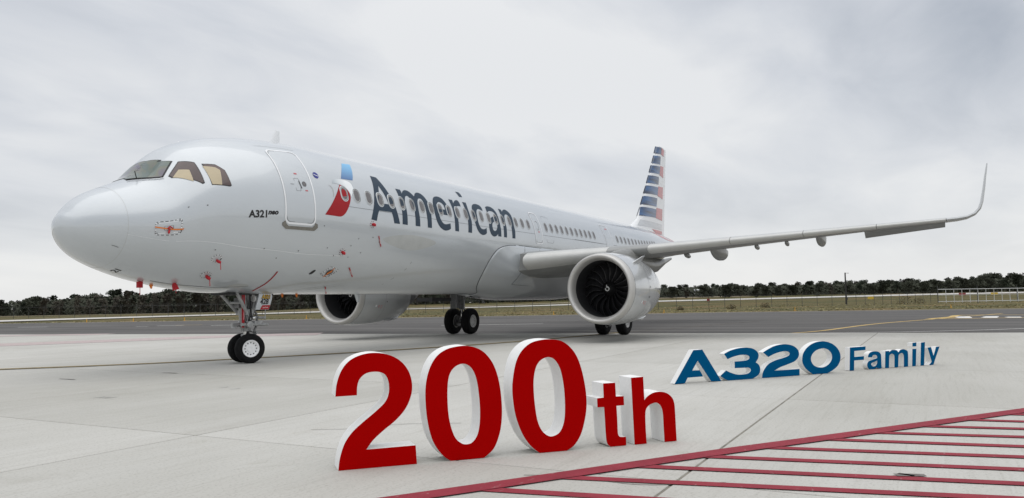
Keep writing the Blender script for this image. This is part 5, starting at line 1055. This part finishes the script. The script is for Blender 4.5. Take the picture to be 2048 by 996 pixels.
for px, d, m_, lb, w_ in ((1738, 215, M_SGNY, 'yellow runway sign beyond the fence, nearest the dark pole', 1.6), (1921, 255, M_SGNR, 'dark red runway sign beyond the gate', 2.2), (1985, 255, M_SGNY, 'yellow runway sign beyond the gate', 2.2), (1414, 230, M_SGNR, 'small red runway marker board right of the near engine', .8)):
    p = at(px, d); s_ = empty('runway_sign', p, YAW-pi/2); tag(s_, lb, 'sign', 'runway signs beyond the fence')
    MB().box((0, 0, .75), (w_, .22, .75)).build('panel', m_, s_); MB().tube([(-w_*.35, 0, -.1), (-w_*.35, 0, .4)], .04, 6).tube([(w_*.35, 0, -.1), (w_*.35, 0, .4)], .04, 6).build('leg', M_GALV, s_)
p = at(1387, 316); B_ = empty('shed', p, YAW-pi/2); tag(B_, 'low white shed in front of the distant trees right of the near engine', 'shed')
MB().box((0, 0, 1.1), (6.0, 4, 2.4)).build('wall', M_WHITE, B_); MB().add([(-3.2, -2.3, 2.3), (3.2, -2.3, 2.3), (3.2, 2.3, 2.3), (-3.2, 2.3, 2.3), (-3.2, 0, 2.9), (3.2, 0, 2.9)], [(0, 1, 5, 4), (3, 4, 5, 2), (0, 4, 3), (1, 2, 5), (0, 3, 2, 1)]).build('roof', M_GATE, B_); MB().box((-1.2, -2.02, .95), (1.1, .06, 1.9)).build('door', M_GALV, B_)

# ------------------------------------------------------------------ trees
def mat_leaf(name, c):
    m, t, b = new_mat(name); setp(b, rough=.85, spec=.15); oi = t.nodes.new('ShaderNodeObjectInfo'); g = t.nodes.new('ShaderNodeNewGeometry')
    n = t.nodes.new('ShaderNodeTexNoise'); n.inputs['Scale'].default_value = .55; n.inputs['Detail'].default_value = 3; t.links.new(g.outputs['Position'], n.inputs[0])
    ad = t.nodes.new('ShaderNodeMath'); ad.operation = 'ADD'; t.links.new(n.outputs[0], ad.inputs[0]); ml = t.nodes.new('ShaderNodeMath'); ml.operation = 'MULTIPLY'; ml.inputs[1].default_value = .45; t.links.new(oi.outputs['Random'], ml.inputs[0]); t.links.new(ml.outputs[0], ad.inputs[1])
    r = t.nodes.new('ShaderNodeValToRGB'); r.color_ramp.elements[0].position = .4; r.color_ramp.elements[1].position = 1.0; r.color_ramp.elements[0].color = tuple(x*.85 for x in c)+(1,); r.color_ramp.elements[1].color = tuple(x*1.45 for x in c)+(1,); t.links.new(ad.outputs[0], r.inputs[0]); t.links.new(r.outputs[0], b.inputs['Base Color']); return m
M_PINE = mat_leaf('pine_needles', (.036, .044, .030)); M_OAK = mat_leaf('oak_leaves', (.046, .050, .036)); M_BARE = mat_leaf('brown_winter_foliage', (.060, .054, .043)); M_TRUNK = mat('tree_bark', (.07, .06, .05), rough=.95, var=.3, vscale=3)
def make_tree(kind, seed):
    r = random.Random(seed); H = 1.0; tk = MB(); cw = MB(); pts_ = [(0, 0, -.05)]; x = y = 0
    for k in range(1, 6): x += r.uniform(-.02, .02); y += r.uniform(-.02, .02); pts_.append((x, y, .16*k))
    tk.tube(pts_, [.026*(1-k*.14) for k in range(6)], 6)
    cl = []
    if kind == 'pine':
        for k in range(22):
            z = r.uniform(.46, .97); a = r.uniform(0, 2*pi); q = r.uniform(.04, .30)*(1.25-z*.75); c = Vector((x+q*cos(a), y+q*sin(a), z)); cl.append((c, r.uniform(.09, .15), .6)); tk.tube([(x*.8, y*.8, z*.78+.02), tuple(c)], [.010, .004], 4)
        for k in range(5):
            a = r.uniform(0, 2*pi); cl.append((Vector((.22*cos(a), .22*sin(a), r.uniform(.12, .42))), r.uniform(.10, .15), .8))
    elif kind == 'oak':
        for k in range(34):
            z = r.uniform(.12, .90); a = r.uniform(0, 2*pi); q = r.uniform(.08, .42)*sqrt(max(.05, 1-((z-.45)/.52)**2)); c = Vector((q*cos(a), q*sin(a), z)); cl.append((c, r.uniform(.12, .19), .8))
            if k % 3 == 0: tk.tube([(x*.6, y*.6, z*.6), tuple(c)], [.012, .004], 4)
    else:
        for k in range(24):
            z = r.uniform(.10, .93); a = r.uniform(0, 2*pi); q = r.uniform(.05, .26)*(1.15-z*.5); c = Vector((q*cos(a), q*sin(a), z)); cl.append((c, r.uniform(.08, .13), 1.1)); tk.tube([(x*.6, y*.6, z*.7), tuple(c)], [.009, .003], 4)
    for c, rad, fl in cl:
        for k in range(int(34*(rad/.12)**2)+8):
            while True:
                q = Vector((r.uniform(-1, 1), r.uniform(-1, 1), r.uniform(-1, 1)))
                if .25 < q.length < 1: break
            p = c+Vector((q.x*rad, q.y*rad, q.z*rad*fl)); s_ = r.uniform(.020, .042); a = Vector((r.uniform(-1, 1), r.uniform(-1, 1), r.uniform(-1, 1))).normalized(); b = a.orthogonal().normalized()
            cw.add([p-a*s_-b*s_*.5, p+a*s_*1.1-b*s_*.4, p+a*s_*.4+b*s_, p-a*s_*.6+b*s_*.7], [(0, 1, 2, 3)])
    root = empty('tree'); m_ = {'pine': M_PINE, 'oak': M_OAK, 'bare': M_BARE}[kind]
    tk.build('trunk', M_TRUNK, root, smooth=60); cw.build('crown', m_, root, recalc=False); return root
protos = {k: [make_tree(k, s) for s in range(a, a+3)] for k, a in (('pine', 10), ('oak', 20), ('bare', 30))}; used = set()
NMS = {'pine': 'pine_tree', 'oak': 'oak_tree', 'bare': 'winter_tree'}
def plant(px, d, h, kind, label, grp):
    pr = R.choice(protos[kind]); o = pr if pr.name not in used else copy_tree(pr); used.add(pr.name)
    o.name = NMS[kind]; used.add(o.name); o.location = at(px, d)-Vector((0, 0, .1)); o.rotation_euler = (0, 0, R.uniform(0, 6.28)); w_ = h*R.uniform(.85, 1.25); o.scale = (w_, w_, h); tag(o, label, 'tree', grp)
LB = {('L', 'pine'): 'dark evergreen tree in the wood on the left beyond the runway', ('L', 'oak'): 'dark round crowned tree in the wood on the left beyond the runway', ('L', 'bare'): 'brownish thin tree in the wood on the left beyond the runway',
      ('R', 'pine'): 'dark evergreen tree in the distant wood on the right of the near engine', ('R', 'oak'): 'dark round crowned tree in the distant wood on the right of the near engine', ('R', 'bare'): 'brownish thin tree in the distant wood on the right of the near engine'}
def toph(px):                                            # height of the wood above its own ground
    tab = [(-300, 8.0), (0, 7.6), (60, 8.6), (170, 8.8), (250, 10.2), (380, 10.5), (640, 10.2), (900, 9), (1200, 6.5), (1320, 4.9), (1450, 5.1), (1600, 5.4), (1750, 5.6), (1900, 5.8), (1970, 7.2), (2048, 6.7), (2400, 6.7)]
    for (a, u), (b, v) in zip(tab, tab[1:]):
        if px <= b: return u+(v-u)*(px-a)/(b-a)
    return 9
k = 0
for row, (d0_, n_, sh) in enumerate(((300, 84, 0), (318, 84, .5), (338, 80, .25))):
    for i in range(n_):
        px = -90+(2230)*(i+sh+R.uniform(-.3, .3))/n_
        u = R.random(); kind = ('pine' if u < .5 else 'oak' if u < .78 else 'bare') if px < 1000 else ('oak' if u < .66 else 'pine' if u < .86 else 'bare')
        if row == 0 and px < 1000 and R.random() < .45: kind = 'bare'
        h = toph(px)*R.uniform(.78, 1.08)*(.9, 1.0, 1.04)[row]
        s_ = 'L' if px < 1000 else 'R'; plant(px, d0_+R.uniform(-6, 6), h, kind, LB[(s_, kind)], ('trees of the left wood' if s_ == 'L' else 'trees of the right wood')+' '+kind)
mb = MB()
for i in range(42000):                                    # shaded scrub filling the foot of the wood
    px = R.uniform(-130, 2190); d = R.uniform(304, 342); p = at(px, d); z = R.random()**1.15*toph(px)*(.78 if px < 1000 else .68); s_ = R.uniform(.3, .75)
    a = Vector((R.uniform(-1, 1), R.uniform(-1, 1), R.uniform(-1, 1))).normalized(); b = a.orthogonal().normalized(); p = p+Vector((0, 0, z)); mb.add([p-a*s_-b*s_*.6, p+a*s_-b*s_*.5, p+a*s_*.5+b*s_, p-a*s_*.6+b*s_*.8], [(0, 1, 2, 3)])
tag(mb.build('undergrowth', M_OAK, recalc=False), kind='stuff')
M_SCRUB = mat_leaf('dry_scrub', (.085, .07, .038))
for px, d, h, lb in ((1835, 140, 1.3, 'brown bush at the foot of the fence beside the white gate'), (1460, 110, .8, 'small brown bush in the grass right of the near engine'), (1527, 118, .9, 'thin dry weed clump at the fence left of the dark pole'), (1358, 108, .6, 'small dry tuft nearest the near engine'), (1805, 135, 1.6, 'tall dry weed by the fence between pole and gate')):
    b_ = empty('bush', at(px, d)); tag(b_, lb, 'bush', 'dry bushes along the fence'); f = MB(); st = MB()
    for k in range(150):
        a = R.uniform(0, 6.28); q = R.random()**.5*h*.8; z = R.random()*h*sqrt(max(.05, 1-(q/(h*.85))**2)); p = Vector((q*cos(a), q*sin(a), z)); s_ = R.uniform(.04, .1); n1_ = Vector((R.uniform(-1, 1), R.uniform(-1, 1), R.uniform(-1, 1))).normalized(); n2_ = n1_.orthogonal().normalized(); f.add([p-n1_*s_, p+n2_*s_, p+n1_*s_*1.4, p-n2_*s_], [(0, 1, 2, 3)])
    for k in range(8): a = R.uniform(0, 6.28); st.tube([(0, 0, -.05), (.4*h*cos(a), .4*h*sin(a), h*R.uniform(.6, 1))], [.02, .006], 4)
    f.build('foliage', M_SCRUB, b_, recalc=False); st.build('stem', M_TRUNK, b_)
